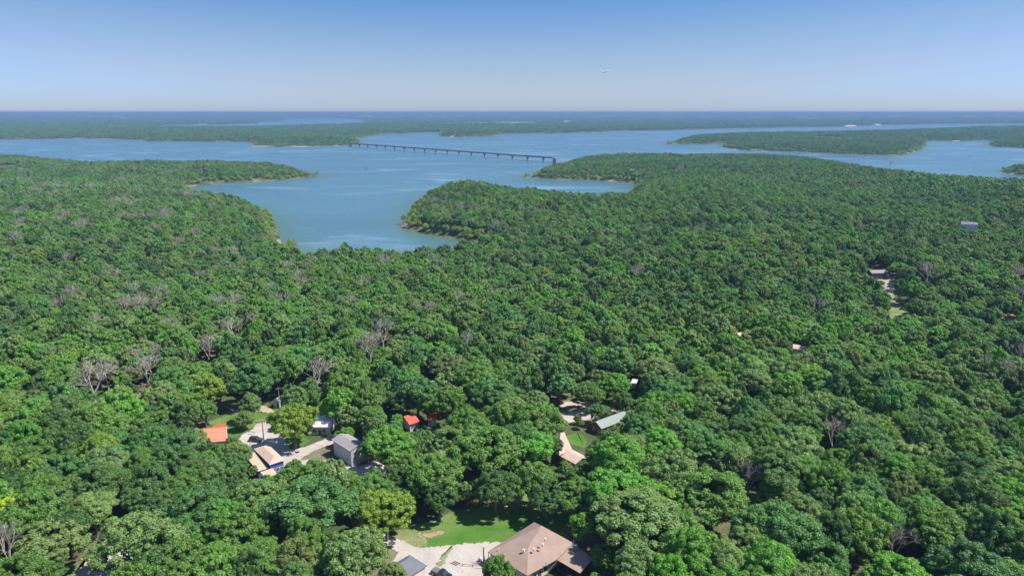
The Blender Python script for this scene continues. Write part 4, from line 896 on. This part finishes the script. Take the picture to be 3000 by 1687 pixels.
EXPL = [  # display px (2576 wide): crown centre x, y, radius; tint; label
 (970, 1283, 70, 'yellow', "yellow green tree standing beside the gravel drive left of the lawn"),
 (785, 1268, 128, 'blue', "broad dark oak left of the yellow green tree by the drive"),
 (338, 1362, 112, 'grey', "wide grey green oak above the lower left gravel lane"),
 (28, 1288, 62, 'lime', "bright lime tree at the left edge of the picture"),
 (738, 1058, 62, 'yellow', "yellow green tree between the gravel lot and the white roofed house"),
 (975, 1120, 72, 'bright', "bright green oak right of the grey two storey house"),
 (1230, 1130, 105, 'mid', "big round oak between the red cottage and the lawn"),
 (1095, 1195, 80, 'mid', "oak behind the lawn left of the big round oak"),
 (1245, 1225, 62, 'dark', "lone oak with its flared trunk showing on the lawn"),
 (1375, 1240, 60, 'dark', "dark oak at the back of the lawn directly behind the lodge"),
 (1600, 1300, 128, 'grey', "very broad grey green oak right of the lodge"),
 (1790, 1240, 110, 'mid', "broad oak two trees right of the lodge"),
 (1555, 1150, 85, 'bright', "rounded oak in front of the green roofed log cabin"),
 (1690, 1190, 85, 'grey', "grey green oak right of the log cabin"),
 (1345, 1060, 78, 'mid', "large oak left of the pink roofed house"),
 (1550, 965, 44, 'bright', "upright bright green tree behind the log cabin"),
 (1345, 1008, 40, 'grey', "thin grey green tree beside the upper gravel lot"),
 (1480, 985, 42, 'mid', "slim tree at the left end of the green roof"),
 (1640, 1050, 62, 'mid', "oak overhanging the right end of the green roof"),
 (1720, 1020, 52, 'bright', "bright rounded tree right of the green roofed log cabin"),
 (592, 1140, 44, 'grey', "oak in front of the orange roofed cabin"),
 (462, 1110, 52, 'grey', "oak left of the orange roofed cabin"),
 (880, 1392, 92, 'grey', "oak at the bottom edge left of the slate grey garage"),
 (1255, 1438, 48, 'mid', "small oak at the bottom edge in front of the lodge"),
 (795, 1200, 62, 'mid', "oak in front of the grey two storey house"),
 (520, 975, 55, 'yellow', "olive green oak left of the small grey shed"),
 (640, 950, 62, 'blue', "dense dark green tree behind the left clearing"),
 (1960, 1330, 105, 'blue', "cool green oak at lower right"),
 (629, 1014, 32, 'grey', "small flat topped tree in the left yard"),
 (616, 1050, 28, 'grey', "second small tree in the left yard beside the gravel"),
 (1205, 1430, 0, 'mid', None),
 (1375, 1110, 40, 'dark', "dark oak touching the left side of the pink roofed house"),
 (1340, 1205, 66, 'mid', "oak between the pink roofed house and the lawn"),
 (1455, 1245, 62, 'mid', "oak directly below the pink roofed house"),
 (1130, 1110, 60, 'grey', "grey green oak directly below the red cottage"),
 (1105, 1245, 46, 'dark', "small dark tree at the left back edge of the lawn"),
 (1012, 1208, 46, 'dark', "dark tree above the yellow green tree by the drive"),
 (862, 1213, 46, 'mid', "oak directly below the wooden stairs of the grey house"),
 (1522, 1398, 44, 'mid', "oak shading the right wing of the lodge"),
 (935, 1048, 46, 'mid', "oak overhanging the right end of the white roof"),
 (1448, 1196, 30, 'mid', "small tree touching the lower side of the pink roof"),
 (985, 1420, 46, 'grey', "grey green oak covering the left side of the slate garage"),
 (868, 1092, 26, 'bright', "small tree in front of the white roofed house"),
 (1012, 1012, 40, 'dark', "dark tree behind the left end of the red roof"),
 (1075, 1010, 38, 'bright', "bright tree standing between the two red roofs"),
 (610, 1330, 80, 'mid', "oak below the blue house"),
 (1050, 985, 60, 'blue', "tree behind the red roofed cottage"),
 (880, 960, 60, 'mid', "tree behind the white roofed house"),
]
BARE_X = [(230, 953, 50), (268, 940, 36), (368, 930, 40), (522, 878, 30), (590, 826, 32), (930, 868, 42), (962, 835, 34), (795, 938, 42), (1885, 1205, 38), (345, 765, 30), (2095, 1122, 24), (2060, 768, 26), (2335, 690, 30), (22, 1400, 40), (2250, 1385, 44), (310, 765, 26), (375, 768, 26)]
BARE_FAR = [(300, 510, 26), (330, 520, 20), (495, 497, 26), (470, 492, 20), (160, 545, 16), (345, 550, 18), (310, 548, 16), (230, 470, 20), (150, 470, 14), (105, 467, 18), (90, 480, 14), (1450, 548, 14), (20, 515, 12), (400, 570, 14), (130, 600, 20), (215, 615, 20), (500, 700, 16), (690, 590, 14), (205, 570, 20), (40, 600, 22), (120, 730, 16), (1515, 598, 10), (560, 560, 12), (420, 535, 14), (2560, 690, 26), (2500, 560, 14), (2010, 690, 12), (2240, 410, 8), (1180, 880, 14), (1085, 640, 10), (1120, 640, 10)]
def solve_tree(vx, vy, rp, Hmul=2.0):
    z = 25.; H = 15.
    for _ in range(5):
        p = V(vx, vy, z + H * .62); d = proj(p[0], p[1], z + H * .62)[2]; R = rp * 1.1646 / FPX * d; H = float(np.clip(R * Hmul, 8 if R < 4.5 else 13, 20)); z = float(height(p[:1], p[1:])[0])
    return p[0], p[1], z, R, H
for vx, vy, rp, tn, lb in EXPL:
    if not rp: continue
    x, y, z, R, H = solve_tree(vx, vy, rp); T.append([x, y, z, R, H, TINT[tn], lb, 'leafy', tn])
for k, (vx, vy, rp) in enumerate(BARE_X + BARE_FAR):
    x, y, z, R, H = solve_tree(vx, vy, rp, 2.4); H = min(max(H, 15), 19); T.append([x, y, z, max(R * 1.08, 4.6), H, None, None, 'bare' if k < len(BARE_X) else 'barefar', ''])
ek_ = []
for t in T:
    if t[8] in ('lime', 'yellow') or t[7] == 'bare':
        a, b_, dd = proj(t[0], t[1], t[2] + t[4] * .66); rp = t[3] * FPX / dd
        for u, v in ((0, 0), (.45, 0), (-.45, 0), (0, .35), (0, -.5)): ek_.append((a + u * rp, b_ + v * rp, t[1] - t[3] * .8))
KEEP = np.concatenate([KEEP, np.array(ek_)])
nexp = len(T)
ex = np.array([[t[0], t[1], t[3]] for t in T])
# everything else: jittered rows out to the far shore
cx_, cy_, cs_ = [], [], []
d0 = 95.0
while d0 < 14500:
    d1 = d0 * 1.12
    s = 11.0 if d0 < 270 else (9.2 if d0 < 1500 else max(9.2, d0 * .0037))
    half = math.tan(R_(40)) * d1 + 40
    xs = np.arange(-half, half, s); ys = np.arange(d0, d1, s * .87)
    gx, gy = np.meshgrid(xs, ys); gx = gx + (np.arange(len(ys)) % 2)[:, None] * s * .5
    gx = gx + rng.uniform(-.34, .34, gx.shape) * s; gy = gy + rng.uniform(-.34, .34, gy.shape) * s
    gx = gx.ravel(); gy = gy.ravel(); k = np.abs(gx) < math.tan(R_(40)) * gy + 40
    cx_.append(gx[k]); cy_.append(gy[k]); cs_.append(np.full(k.sum(), s)); d0 = d1
cx_ = np.concatenate(cx_); cy_ = np.concatenate(cy_); cs_ = np.concatenate(cs_)
sdist = shore_dist(cx_, cy_); k = sdist > np.maximum(2.5, cs_ * .25)
cx_, cy_, cs_, sdist = cx_[k], cy_[k], cs_[k], sdist[k]
# meadows cut out of the far woods
MEADOW = [np.array([P(x, y, 18.) for x, y in q]) for q in (((1346, 363.5), (1425, 364), (1425, 361), (1346, 361.2)), ((1443, 362.5), (1570, 362), (1570, 359.5), (1443, 359.5)), ((2372, 404.5), (2395, 399), (2468, 400), (2472, 405.5), (2440, 407.5)))]
okm = np.ones(len(cx_), bool)
for q in NOTREE + MEADOW: okm &= ~inside(q, cx_, cy_)
cx_, cy_, cs_, sdist = cx_[okm], cy_[okm], cs_[okm], sdist[okm]
cz_ = height(cx_, cy_, sdist); cr = np.hypot(cx_, cy_)
nT = len(cx_)
Rr_ = cs_ * rng.uniform(.46, .90, nT) * np.where(cr < 270, 1.02, 1.0); Hh = np.where(cr < 300, rng.uniform(13, 19.5, nT), rng.uniform(10, 18, nT))
odd = rng.uniform(0, 1, nT); nar_ = odd > .95; Rr_ = np.where(nar_, Rr_ * .6, Rr_)
Rr_ = np.where(cr > 1500, cs_ * rng.uniform(.36, .66, nT), Rr_); Hh = np.where(cr > 1500, rng.uniform(8, 20, nT) * (.55 + .9 * vnoise(cx_ / 48, cy_ / 48, 77)), Hh)
Hh = np.where(cr > 1500, np.minimum(Hh, 1.7 * Rr_ + 5), np.minimum(Hh, 3.2 * Rr_ + 1))
# colour: patches of kinds plus single odd trees
pn = fbm(cx_ / 90, cy_ / 90, 31, 3); pr_ = rng.uniform(0, 1, nT)
keys = np.array(['dark', 'mid', 'mid', 'grey', 'bright', 'blue'])
mixv = np.clip(pn * .62 + pr_ * .38 + rng.normal(0, .06, nT), 0, .999)
order = ['dark', 'blue', 'mid', 'grey', 'mid', 'bright', 'grey']
ki = np.array([order[int(np.clip((v - .2) / .6, 0, .999) * 7)] for v in mixv])
ki[odd < .005] = 'yellow'; ki[odd > .93] = 'dark'
shore_m = (sdist < 16) & (cr < 5000); ki[shore_m & (rng.uniform(0, 1, nT) < .75)] = 'yellow'
tint = np.array([TINT[k_] for k_ in ki]) * rng.uniform(.85, 1.18, (nT, 1)) * (1 + rng.normal(0, .05, (nT, 3)))
low_shore = shore_m; Hh = np.where(low_shore, rng.uniform(6, 11, nT), Hh); Rr_ = np.where(low_shore & (cr < 1500), rng.uniform(3.2, 5.2, nT), Rr_); tint = np.where(shore_m[:, None], tint * 1.15, tint)
keep_m = ~((cr > 1500) & (vnoise(cx_ / 38, cy_ / 38, 91) < .22) & (rng.uniform(0, 1, nT) < .8))
for i_ in np.where(cr < 900)[0]:
    if len(ex) and np.any(np.hypot(ex[:, 0] - cx_[i_], ex[:, 1] - cy_[i_]) < ex[:, 2] * .62 + Rr_[i_] * .42): keep_m[i_] = False; continue
    if blocked(cx_[i_], cy_[i_], cz_[i_], Rr_[i_], Hh[i_]): 
        # a smaller tree may still fit
        if rng.uniform() < .8:
            Rr_[i_] *= .5; Hh[i_] *= .5
            if blocked(cx_[i_], cy_[i_], cz_[i_], Rr_[i_], Hh[i_]): keep_m[i_] = False
        else: keep_m[i_] = False
# clearings round the standing bare trees so that they show
for t in T:
    if t[7] == 'bare':
        a, b_, dd = proj(t[0], t[1], t[2] + t[4] * .7); rp = t[3] * FPX / dd * .75
        for i_ in np.where((cr < 900) & keep_m & (cy_ < t[1]) & (cy_ > t[1] - 45) & (np.abs(cx_ - t[0]) < 25))[0]:
            c0, c1, c2 = proj(cx_[i_], cy_[i_], cz_[i_] + Hh[i_] * .8)
            if abs(c0 - a) < rp + Rr_[i_] * FPX / c2 * .5 and c1 - Hh[i_] * .25 * FPX / c2 < b_ + rp * .3: Hh[i_] *= .7
# undergrowth and smaller trees close the gaps left round the houses
ax_, ay_, ar_ = [], [], []
for gy_ in np.arange(108, 345, 5.2):
    for gx_ in np.arange(-gy_ * .78 - 15, gy_ * .78 + 15, 5.2):
        x, y = gx_ + rng.uniform(-1.8, 1.8), gy_ + rng.uniform(-1.8, 1.8)
        kk = keep_m & (np.abs(cx_ - x) < 14) & (np.abs(cy_ - y) < 14)
        m1 = np.min(np.hypot(cx_[kk] - x, cy_[kk] - y) - Rr_[kk] * .75) if kk.any() else 99
        m2 = np.min(np.hypot(ex[:, 0] - x, ex[:, 1] - y) - ex[:, 2] * .75)
        m3 = min([math.hypot(a - x, b_ - y) - c * .8 for a, b_, c in zip(ax_, ay_, ar_) if abs(a - x) < 14 and abs(b_ - y) < 14] + [99])
        mm = min(m1, m2, m3)
        if mm < 1.2 or any(inside(q, np.array([x]), np.array([y]))[0] for q in NOTREE): continue
        for R in (6.5, 5.0, 3.8, 2.8, 1.9):
            if R * .75 > mm + .8: continue
            if not blocked(x, y, 25., R, R * 2.2): ax_.append(x); ay_.append(y); ar_.append(R); break
na_ = len(ax_); ax_ = np.array(ax_); ay_ = np.array(ay_); ar_ = np.array(ar_)
cx_ = np.concatenate([cx_, ax_]); cy_ = np.concatenate([cy_, ay_]); cz_ = np.concatenate([cz_, height(ax_, ay_)]); Rr_ = np.concatenate([Rr_, ar_]); Hh = np.concatenate([Hh, np.minimum(ar_ * 2.3, 15)])
cr = np.hypot(cx_, cy_); keep_m = np.concatenate([keep_m, np.ones(na_, bool)]); k2_ = rng.choice(['mid', 'dark', 'grey', 'blue', 'bright'], na_); ki = np.concatenate([ki, k2_])
tint = np.concatenate([tint, np.array([TINT[k_] for k_ in k2_]) * rng.uniform(.85, 1.15, (na_, 1))]); print('fillers', na_)
ii = np.where(keep_m)[0]
# projected size decides which are single objects
_, _, dep = proj(cx_, cy_, cz_ + 10); px = Rr_ / np.maximum(dep, 1)
sx_, sy_, _ = proj(cx_, cy_, cz_ + Hh * .7)
vis = (sx_ > -60) & (sx_ < 3060) & (sy_ < 1740) & keep_m
cand = np.where(vis)[0]; cand = cand[np.argsort(-px[cand])]
n_ind = 300 - sum(1 for t in T if t[7] != 'barefar')
ind = set(cand[:n_ind].tolist())
LAND = [("lodge", 1640, 1610), ("slate garage", 1215, 1660), ("blue house", 780, 1320), ("grey house", 1030, 1290), ("orange cabin", 640, 1265), ("red cottage", 1200, 1230), ("pink roof", 1680, 1310), ("green roof", 1770, 1240), ("white roof", 930, 1230), ("drive's yellow tree", 1130, 1500), ("lime tree", 30, 1500), ("bare grey tree", 2195, 1403), ("twin bare trees", 268, 1112), ("lower left lane", 290, 1640), ("lawn", 1400, 1540), ("lower right corner", 2990, 1670), ("right edge", 2990, 1350), ("far right clearing", 2620, 850)]
def describe(x, y, z, R, H, tn):
    a, b_, _ = proj(x, y, z + H * .65)
    best = min(LAND, key=lambda q: math.hypot(q[1] - a, (q[2] - b_) * 1.4)); dx, dy = a - best[1], b_ - best[2]; D = math.hypot(dx, dy)
    ang = math.degrees(math.atan2(-dy, dx)) % 360
    dirs = ["right of", "above and right of", "above", "above and left of", "left of", "below and left of", "below", "below and right of"][int(((ang + 22.5) % 360) // 45)]
    dist = "just" if D < 90 else ("some way" if D < 200 else ("farther" if D < 360 else "far"))
    size = "small" if R < 5.6 else ("medium" if R < 7.4 else ("broad" if R < 8.6 else "huge"))
    return f"{size} {NAMES[tn]} oak {dist} {dirs} the {best[0]}"
FOREST = []   # x y z sx sz rot proto tint
def add_tree(x, y, z, R, H, tint_, label, k):
    cm, tm, R0, H0 = HI[k % len(HI)]
    root = empty("oak_tree", (x, y, z - .1), random.uniform(0, 6.28)); root.scale = (R / R0, R / R0, H / H0)
    tag(root, label, "tree", "oaks of the foreground woods")
    c = link(bpy.data.objects.new("crown", cm), root); c.color = (*tint_, 1); link(bpy.data.objects.new("trunk", tm), root)
nb = 0
for t in T:
    x, y, z, R, H, tn, lb, kd, key = t
    if kd == 'leafy': add_tree(x, y, z, R, H, tn, lb, random.randrange(7))
    elif kd == 'bare':
        nb += 1
        me = BARE[nb % 3]; o = link(bpy.data.objects.new("bare_tree", me)); o.location = (x, y, z - .1); o.scale = (R / 6, R / 6, H / 14); o.rotation_euler = (0, 0, random.uniform(0, 6.28))
        a, b_, _ = proj(x, y, z + 10); best = min(LAND[:11], key=lambda q: math.hypot(q[1] - a, q[2] - b_))
        BL = ["taller of the twin leafless grey trees on the left", "right hand one of the twin leafless trees on the left", "leafless pale tree just right of the twin leafless trees", "leafless grey fan shaped tree above the left clearing", "low leafless grey tree above the fan shaped one", "leafless pinkish tree left of centre in the deep woods", "second leafless tree just behind the pinkish one left of centre", "brownish leafless tree behind the white roofed house", "leafless grey tree standing in dark woods at lower right", "middle one of three leafless trees in the left woods", "small leafless tree in the lower right woods", "leafless tree in the upper right woods below the far house", "leafless tree beside the right hand clearing", "leafless grey tree in the bottom left corner", "leafless tree at the bottom right edge", "leftmost of three leafless trees in the left woods", "rightmost of three leafless trees in the left woods"]
        tag(o, BL[nb - 1], "tree", "leafless trees")
    else:
        FOREST.append((x, y, z - .1, R / RP, H / 14, random.uniform(0, 6.28), len(MID) + len(LOW) + random.randrange(3), (0.3, .3, .3)))
ORD = ["leftmost", "second leftmost", "third leftmost", "fourth leftmost", "fifth leftmost", "sixth leftmost", "seventh leftmost", "eighth leftmost", "ninth leftmost"] + [q + " leftmost" for q in ("tenth", "eleventh", "twelfth", "thirteenth", "fourteenth", "fifteenth", "sixteenth", "seventeenth", "eighteenth", "nineteenth")]
desc = {}
for i_ in ind: desc.setdefault(describe(cx_[i_], cy_[i_], cz_[i_], Rr_[i_], Hh[i_], ki[i_]), []).append(i_)
lab = {}
for dsc, lst in desc.items():
    lst.sort(key=lambda q: proj(cx_[q], cy_[q], cz_[q] + 10)[0])
    for j_, q in enumerate(lst): lab[q] = dsc if len(lst) == 1 else (ORD[min(j_, 18)] + " " + dsc)
for i_ in ii:
    x, y, z, R, H = cx_[i_], cy_[i_], cz_[i_], Rr_[i_], Hh[i_]
    if i_ in ind:
        add_tree(x, y, z, R, H, tuple(tint[i_]), lab[i_], random.randrange(7)); continue
    u = random.random()
    left = x < -60 and 350 < y < 1700
    if 330 < cr[i_] < 2200 and u < (.045 if left else .012): pid = len(MID) + len(LOW) + random.randrange(3)
    elif cr[i_] < 1150: pid = random.randrange(len(MID))
    else: pid = len(MID) + random.randrange(len(LOW))
    FOREST.append((x, y, z - .1, R / RP, H / 13, random.uniform(0, 6.28), pid, tuple(tint[i_])))
print("forest", len(FOREST), "single", len(ind), "KEEP", len(KEEP))
FA = np.array([f[:7] for f in FOREST]); FT = np.array([f[7] for f in FOREST])
me = bpy.data.meshes.new("forest"); me.vertices.add(len(FA)); me.vertices.foreach_set("co", FA[:, :3].astype(np.float32).ravel())
def at_(name, ty, data, key="value"):
    a = me.attributes.new(name, ty, 'POINT'); a.data.foreach_set(key, np.ascontiguousarray(data, np.float32).ravel() if ty != 'INT' else np.ascontiguousarray(data, np.int32).ravel())
at_("scl", 'FLOAT_VECTOR', np.stack([FA[:, 3], FA[:, 3], FA[:, 4]], -1), "vector"); at_("rot", 'FLOAT_VECTOR', np.stack([FA[:, 5] * 0, FA[:, 5] * 0, FA[:, 5]], -1), "vector")
at_("proto", 'INT', FA[:, 6]); at_("tint", 'FLOAT_COLOR', np.concatenate([FT, np.ones((len(FT), 1))], 1), "color")
forest = link(bpy.data.objects.new("forest", me)); tag(forest, "dense green oak woods covering the hills down to the lake and beyond", "forest", kind="stuff")
ng = bpy.data.node_groups.new("forest_nodes", 'GeometryNodeTree')
ng.interface.new_socket("Geometry", in_out='INPUT', socket_type='NodeSocketGeometry'); ng.interface.new_socket("Geometry", in_out='OUTPUT', socket_type='NodeSocketGeometry')
gi = ng.nodes.new("NodeGroupInput"); go = ng.nodes.new("NodeGroupOutput"); jn = ng.nodes.new("GeometryNodeJoinGeometry")
def named(nm, ty):
    x = ng.nodes.new("GeometryNodeInputNamedAttribute"); x.data_type = ty; x.inputs[0].default_value = nm; return x.outputs[0]
a_scl = named("scl", 'FLOAT_VECTOR'); a_rot = named("rot", 'FLOAT_VECTOR'); a_pr = named("proto", 'INT')
for k, po in enumerate(PROTO):
    oi = ng.nodes.new("GeometryNodeObjectInfo"); oi.inputs[0].default_value = po; oi.inputs["As Instance"].default_value = True
    cmp_ = ng.nodes.new("FunctionNodeCompare"); cmp_.data_type = 'INT'; cmp_.operation = 'EQUAL'
    ints = [s_ for s_ in cmp_.inputs if s_.type == 'INT']; ng.links.new(a_pr, ints[0]); ints[1].default_value = k
    ip = ng.nodes.new("GeometryNodeInstanceOnPoints")
    ng.links.new(gi.outputs[0], ip.inputs["Points"]); ng.links.new(cmp_.outputs[0], ip.inputs["Selection"]); ng.links.new(oi.outputs["Geometry"], ip.inputs["Instance"])
    ng.links.new(a_rot, ip.inputs["Rotation"]); ng.links.new(a_scl, ip.inputs["Scale"]); ng.links.new(ip.outputs[0], jn.inputs[0])
ng.links.new(jn.outputs[0], go.inputs[0])
md = forest.modifiers.new("forest", 'NODES'); md.node_group = ng

# ------------------------------------------------------------------ far shore details
M_straw = simple("straw_field", (0.46, 0.42, 0.24), (0.36, 0.37, 0.20), 1.0, .01); M_sand = simple("shore_sand", (0.55, 0.42, 0.32), (0.46, 0.35, 0.26), 1.0, .02); M_meadow = simple("meadow_grass", (0.17, 0.25, 0.08), (0.12, 0.20, 0.06), 1.0, .01)
for q, mt, lb in zip(MEADOW, (M_straw, M_straw, M_meadow), ("pale straw field in the far woods left of centre", "long pale straw field in the far woods", "green meadow on the right peninsula")):
    c = q.mean(0); k = len(q); rise = 24 if mt is M_straw else 8
    # a low open rise: rim at the ground, crown higher
    ring0 = [(*(c + (p_ - c) * 1.25), 2.) for p_ in q]; ring1 = [(*(c + (p_ - c) * .95), rise * 1.) for p_ in q]
    m_ = MB(); m_.v = ring0 + ring1; m_.f = [tuple(range(k, 2 * k))] + [(a, (a + 1) % k, (a + 1) % k + k, a + k) for a in range(k)]
    o = m_.build("field", mt); tag(o, lb, "field", kind="structure")
def bank(pts, hgt, wdt, label, mat=None):
    m_ = MB(); pw = [P(x, y, 0) for x, y in pts]; n0 = len(pw)
    for i_, p_ in enumerate(pw):
        hh = hgt * (math.sin(math.pi * (i_ + .5) / n0) ** .6) * random.uniform(.75, 1.1)
        m_.v += [(p_[0], p_[1] - wdt * .3, -.3), (p_[0], p_[1] + wdt * .25, hh), (p_[0], p_[1] + wdt, hh + .3), (p_[0], p_[1] + wdt + 1, -.5)]
    for i_ in range(n0 - 1):
        for j_ in range(3): a = i_ * 4 + j_; m_.f.append((a, a + 4, a + 5, a + 1))
    o = m_.build("sandy_bank", mat or M_sand); tag(o, label, "shore", kind="structure")
def seg(x0, y0, x1, y1, n=12): return [(x0 + (x1 - x0) * t, y0 + (y1 - y0) * t) for t in np.linspace(0, 1, n)]
bank(seg(1321, 401.5, 1355, 401, 8), 16, 22, "bare rocky bluff on the centre point beyond the bridge")
bank(seg(1316, 402.5, 1462, 396.5), 5, 10, "sandy shore of the centre point")
bank(seg(1490, 392, 1765, 387.5, 16), 5, 12, "long sandy bank of the far centre shore")
bank(seg(740, 429.5, 905, 430, 12), 3.0, 6, "sandy shore left of the bridge end"); bank(seg(905, 430, 1045, 422.5, 10), 4, 8, "sandy shore under the far end of the bridge")
bank(seg(1968, 422, 2040, 421.5, 8), 5, 16, "pale beach at the tip of the right peninsula")
bank(seg(2475, 371.5, 2510, 370.5, 6), 14, 40, "white sand spit in the far right channel"); bank(seg(2556, 368, 2582, 367.5, 6), 16, 40, "second white sand spit in the far right channel")
bank(seg(2150, 437.5, 2340, 444.5, 14), 3, 6, "sandy shore along the right peninsula"); bank(seg(2340, 444.5, 2620, 455.5, 16), 2.6, 5, "tan shore at the near side of the right peninsula")
bank(seg(0, 408.5, 200, 406, 10), 4, 8, "sandy shore at the far left")
bank(seg(2790, 414.5, 2815, 413.2, 6), 2.5, 5, "reddish bank in the right bay", M_dirt)
M_reed = grass_mat("reeds", (0.06, 0.12, 0.03), (0.09, 0.15, 0.04), .1)
for x0, x1, lb in ((2018, 2030, "smaller low reedy islet on the right"), (2035, 2066, "longer low reedy islet on the right")): bank(seg(x0, 437, x1, 437, 8), 1.6, 12, lb, M_reed)
# far buildings that show as pale specks
k = 0
for fx, fy, wd, lb in ((262, 339.5, 60, "leftmost pale building on the far left horizon"), (290, 340.5, 40, "low pale building second in the far left row"), (311, 339.5, 90, "longest pale building in the far left row"), (337, 339.3, 60, "tall pale building right in the far left row"), (362, 340.8, 50, "last low building of the far left row"),
                       (585, 366.5, 26, "white buildings on the shore of the upper lake left side"), (600, 366.3, 26, "white house on the shore of the upper lake"), (1313, 360, 30, "lone pale red building in the far woods at centre"), (1068, 352.5, 40, "pale building on the far shore of the upper lake"), (1508, 342, 22, "white water tower on the centre horizon"), (2555, 341, 24, "red roofed building on the right horizon"), (1660, 357, 60, "pale farm building on the far right of the straw fields")):
    z0 = 30.
    for _ in range(8):
        p = P(fx, fy, z0); g = float(height(p[:1], p[1:])[0]); z0 = g + 22 + (6 if p[1] > 13500 else 0)
    red = "red" in lb
    root = empty("far_building", (p[0], p[1], g), 0); tag(root, lb, "building")
    if "tower" in lb:
        MB().tube([(0, 0, 0), (0, 0, 34)], [3, 2.5], 10).build("column", M_pwhite, root); MB().tube([(0, 0, 30), (0, 0, 34), (0, 0, 42), (0, 0, 46)], [3, 12, 12, 3], 14).build("tank", M_pwhite, root)
    else:
        MB().box(-wd / 2, wd / 2, -8, 8, 0, 24).build("wall", M_wcream, root)
        MB().slab([(-wd / 2 - 1, -9, 24), (wd / 2 + 1, -9, 24), (wd / 2 + 1, 0, 29), (-wd / 2 - 1, 0, 29)], .4).slab([(-wd / 2 - 1, 0, 29), (wd / 2 + 1, 0, 29), (wd / 2 + 1, 9, 24), (-wd / 2 - 1, 9, 24)], .4).build("roof", M_rred if red else M_rwhite, root)
# ------------------------------------------------------------------ two scraps of cloud, above the haze
m, n, l, b = mat_new("cloud_wisp"); b.inputs["Base Color"].default_value = (.95, .95, .97, 1); b.inputs["Roughness"].default_value = 1
geo_l = n.new("ShaderNodeLayerWeight"); geo_l.inputs[0].default_value = .35; tcn = n.new("ShaderNodeTexCoord"); nz = noise_node(n, l, .012, 5, tcn.outputs["Object"])
inv = n.new("ShaderNodeMath"); inv.operation = 'SUBTRACT'; inv.inputs[0].default_value = 1.0; l.new(geo_l.outputs["Facing"], inv.inputs[1])
mu = n.new("ShaderNodeMath"); mu.operation = 'MULTIPLY'; l.new(inv.outputs[0], mu.inputs[0]); l.new(nz.outputs[0], mu.inputs[1]); l.new(mu.outputs[0], b.inputs["Alpha"]); M_cloud = m
def cloud(fx, fy, dist, wd, ht, label):
    y = (843.5 - fy) / FPX; x = (fx - 1500) / FPX; dz = -_sp + y * _cp; dy = _cp + y * _sp; t = dist / dy
    verts = []; faces = []; r = random.Random(int(fx))
    for k in range(9):
        a = r.uniform(-1, 1); cx, cz = a * wd * .42, (a * .25 + r.uniform(-.4, .4)) * ht; rx, ry, rz = wd * r.uniform(.1, .22), wd * .1, ht * r.uniform(.2, .4); n0 = len(verts)
        for i_ in range(7):
            for j_ in range(12):
                th = math.pi * i_ / 6; ph = 2 * math.pi * j_ / 12; verts.append((cx + rx * math.sin(th) * math.cos(ph), ry * math.sin(th) * math.sin(ph), cz + rz * math.cos(th)))
        for i_ in range(6):
            for j_ in range(12): faces.append((n0 + i_ * 12 + j_, n0 + (i_ + 1) * 12 + j_, n0 + (i_ + 1) * 12 + (j_ + 1) % 12, n0 + i_ * 12 + (j_ + 1) % 12))
    o = mesh_obj("cloud", verts, faces, M_cloud, None, True); o.location = (x * t, dist, CZ + dz * t); tag(o, label, "cloud", kind="structure")
cloud(1775, 209, 20000, 260, 60, "tiny white wisp of cloud right of centre in the sky")
# ------------------------------------------------------------------ haze: even pale air round the whole place
mh = bpy.data.materials.new("haze"); mh.use_nodes = True; n = mh.node_tree.nodes; l = mh.node_tree.links; n.remove(n["Principled BSDF"])
pv = n.new("ShaderNodeVolumePrincipled"); pv.inputs["Color"].default_value = (.26, .435, .70, 1); pv.inputs["Density"].default_value = 1.0e-4; pv.inputs["Density Attribute"].default_value = ""; pv.inputs["Anisotropy"].default_value = 0.0
l.new(pv.outputs[0], n["Material Output"].inputs["Volume"]); mh.cycles.homogeneous_volume = True
top = max(CZ + 6, float(GZ.max()) + 4)
hz = MB().box(-64000, 64000, -64000, 64000, -4.2, top).build("haze", mh); tag(hz, "thin blue haze lying over the lake and the far woods", "haze", kind="stuff")
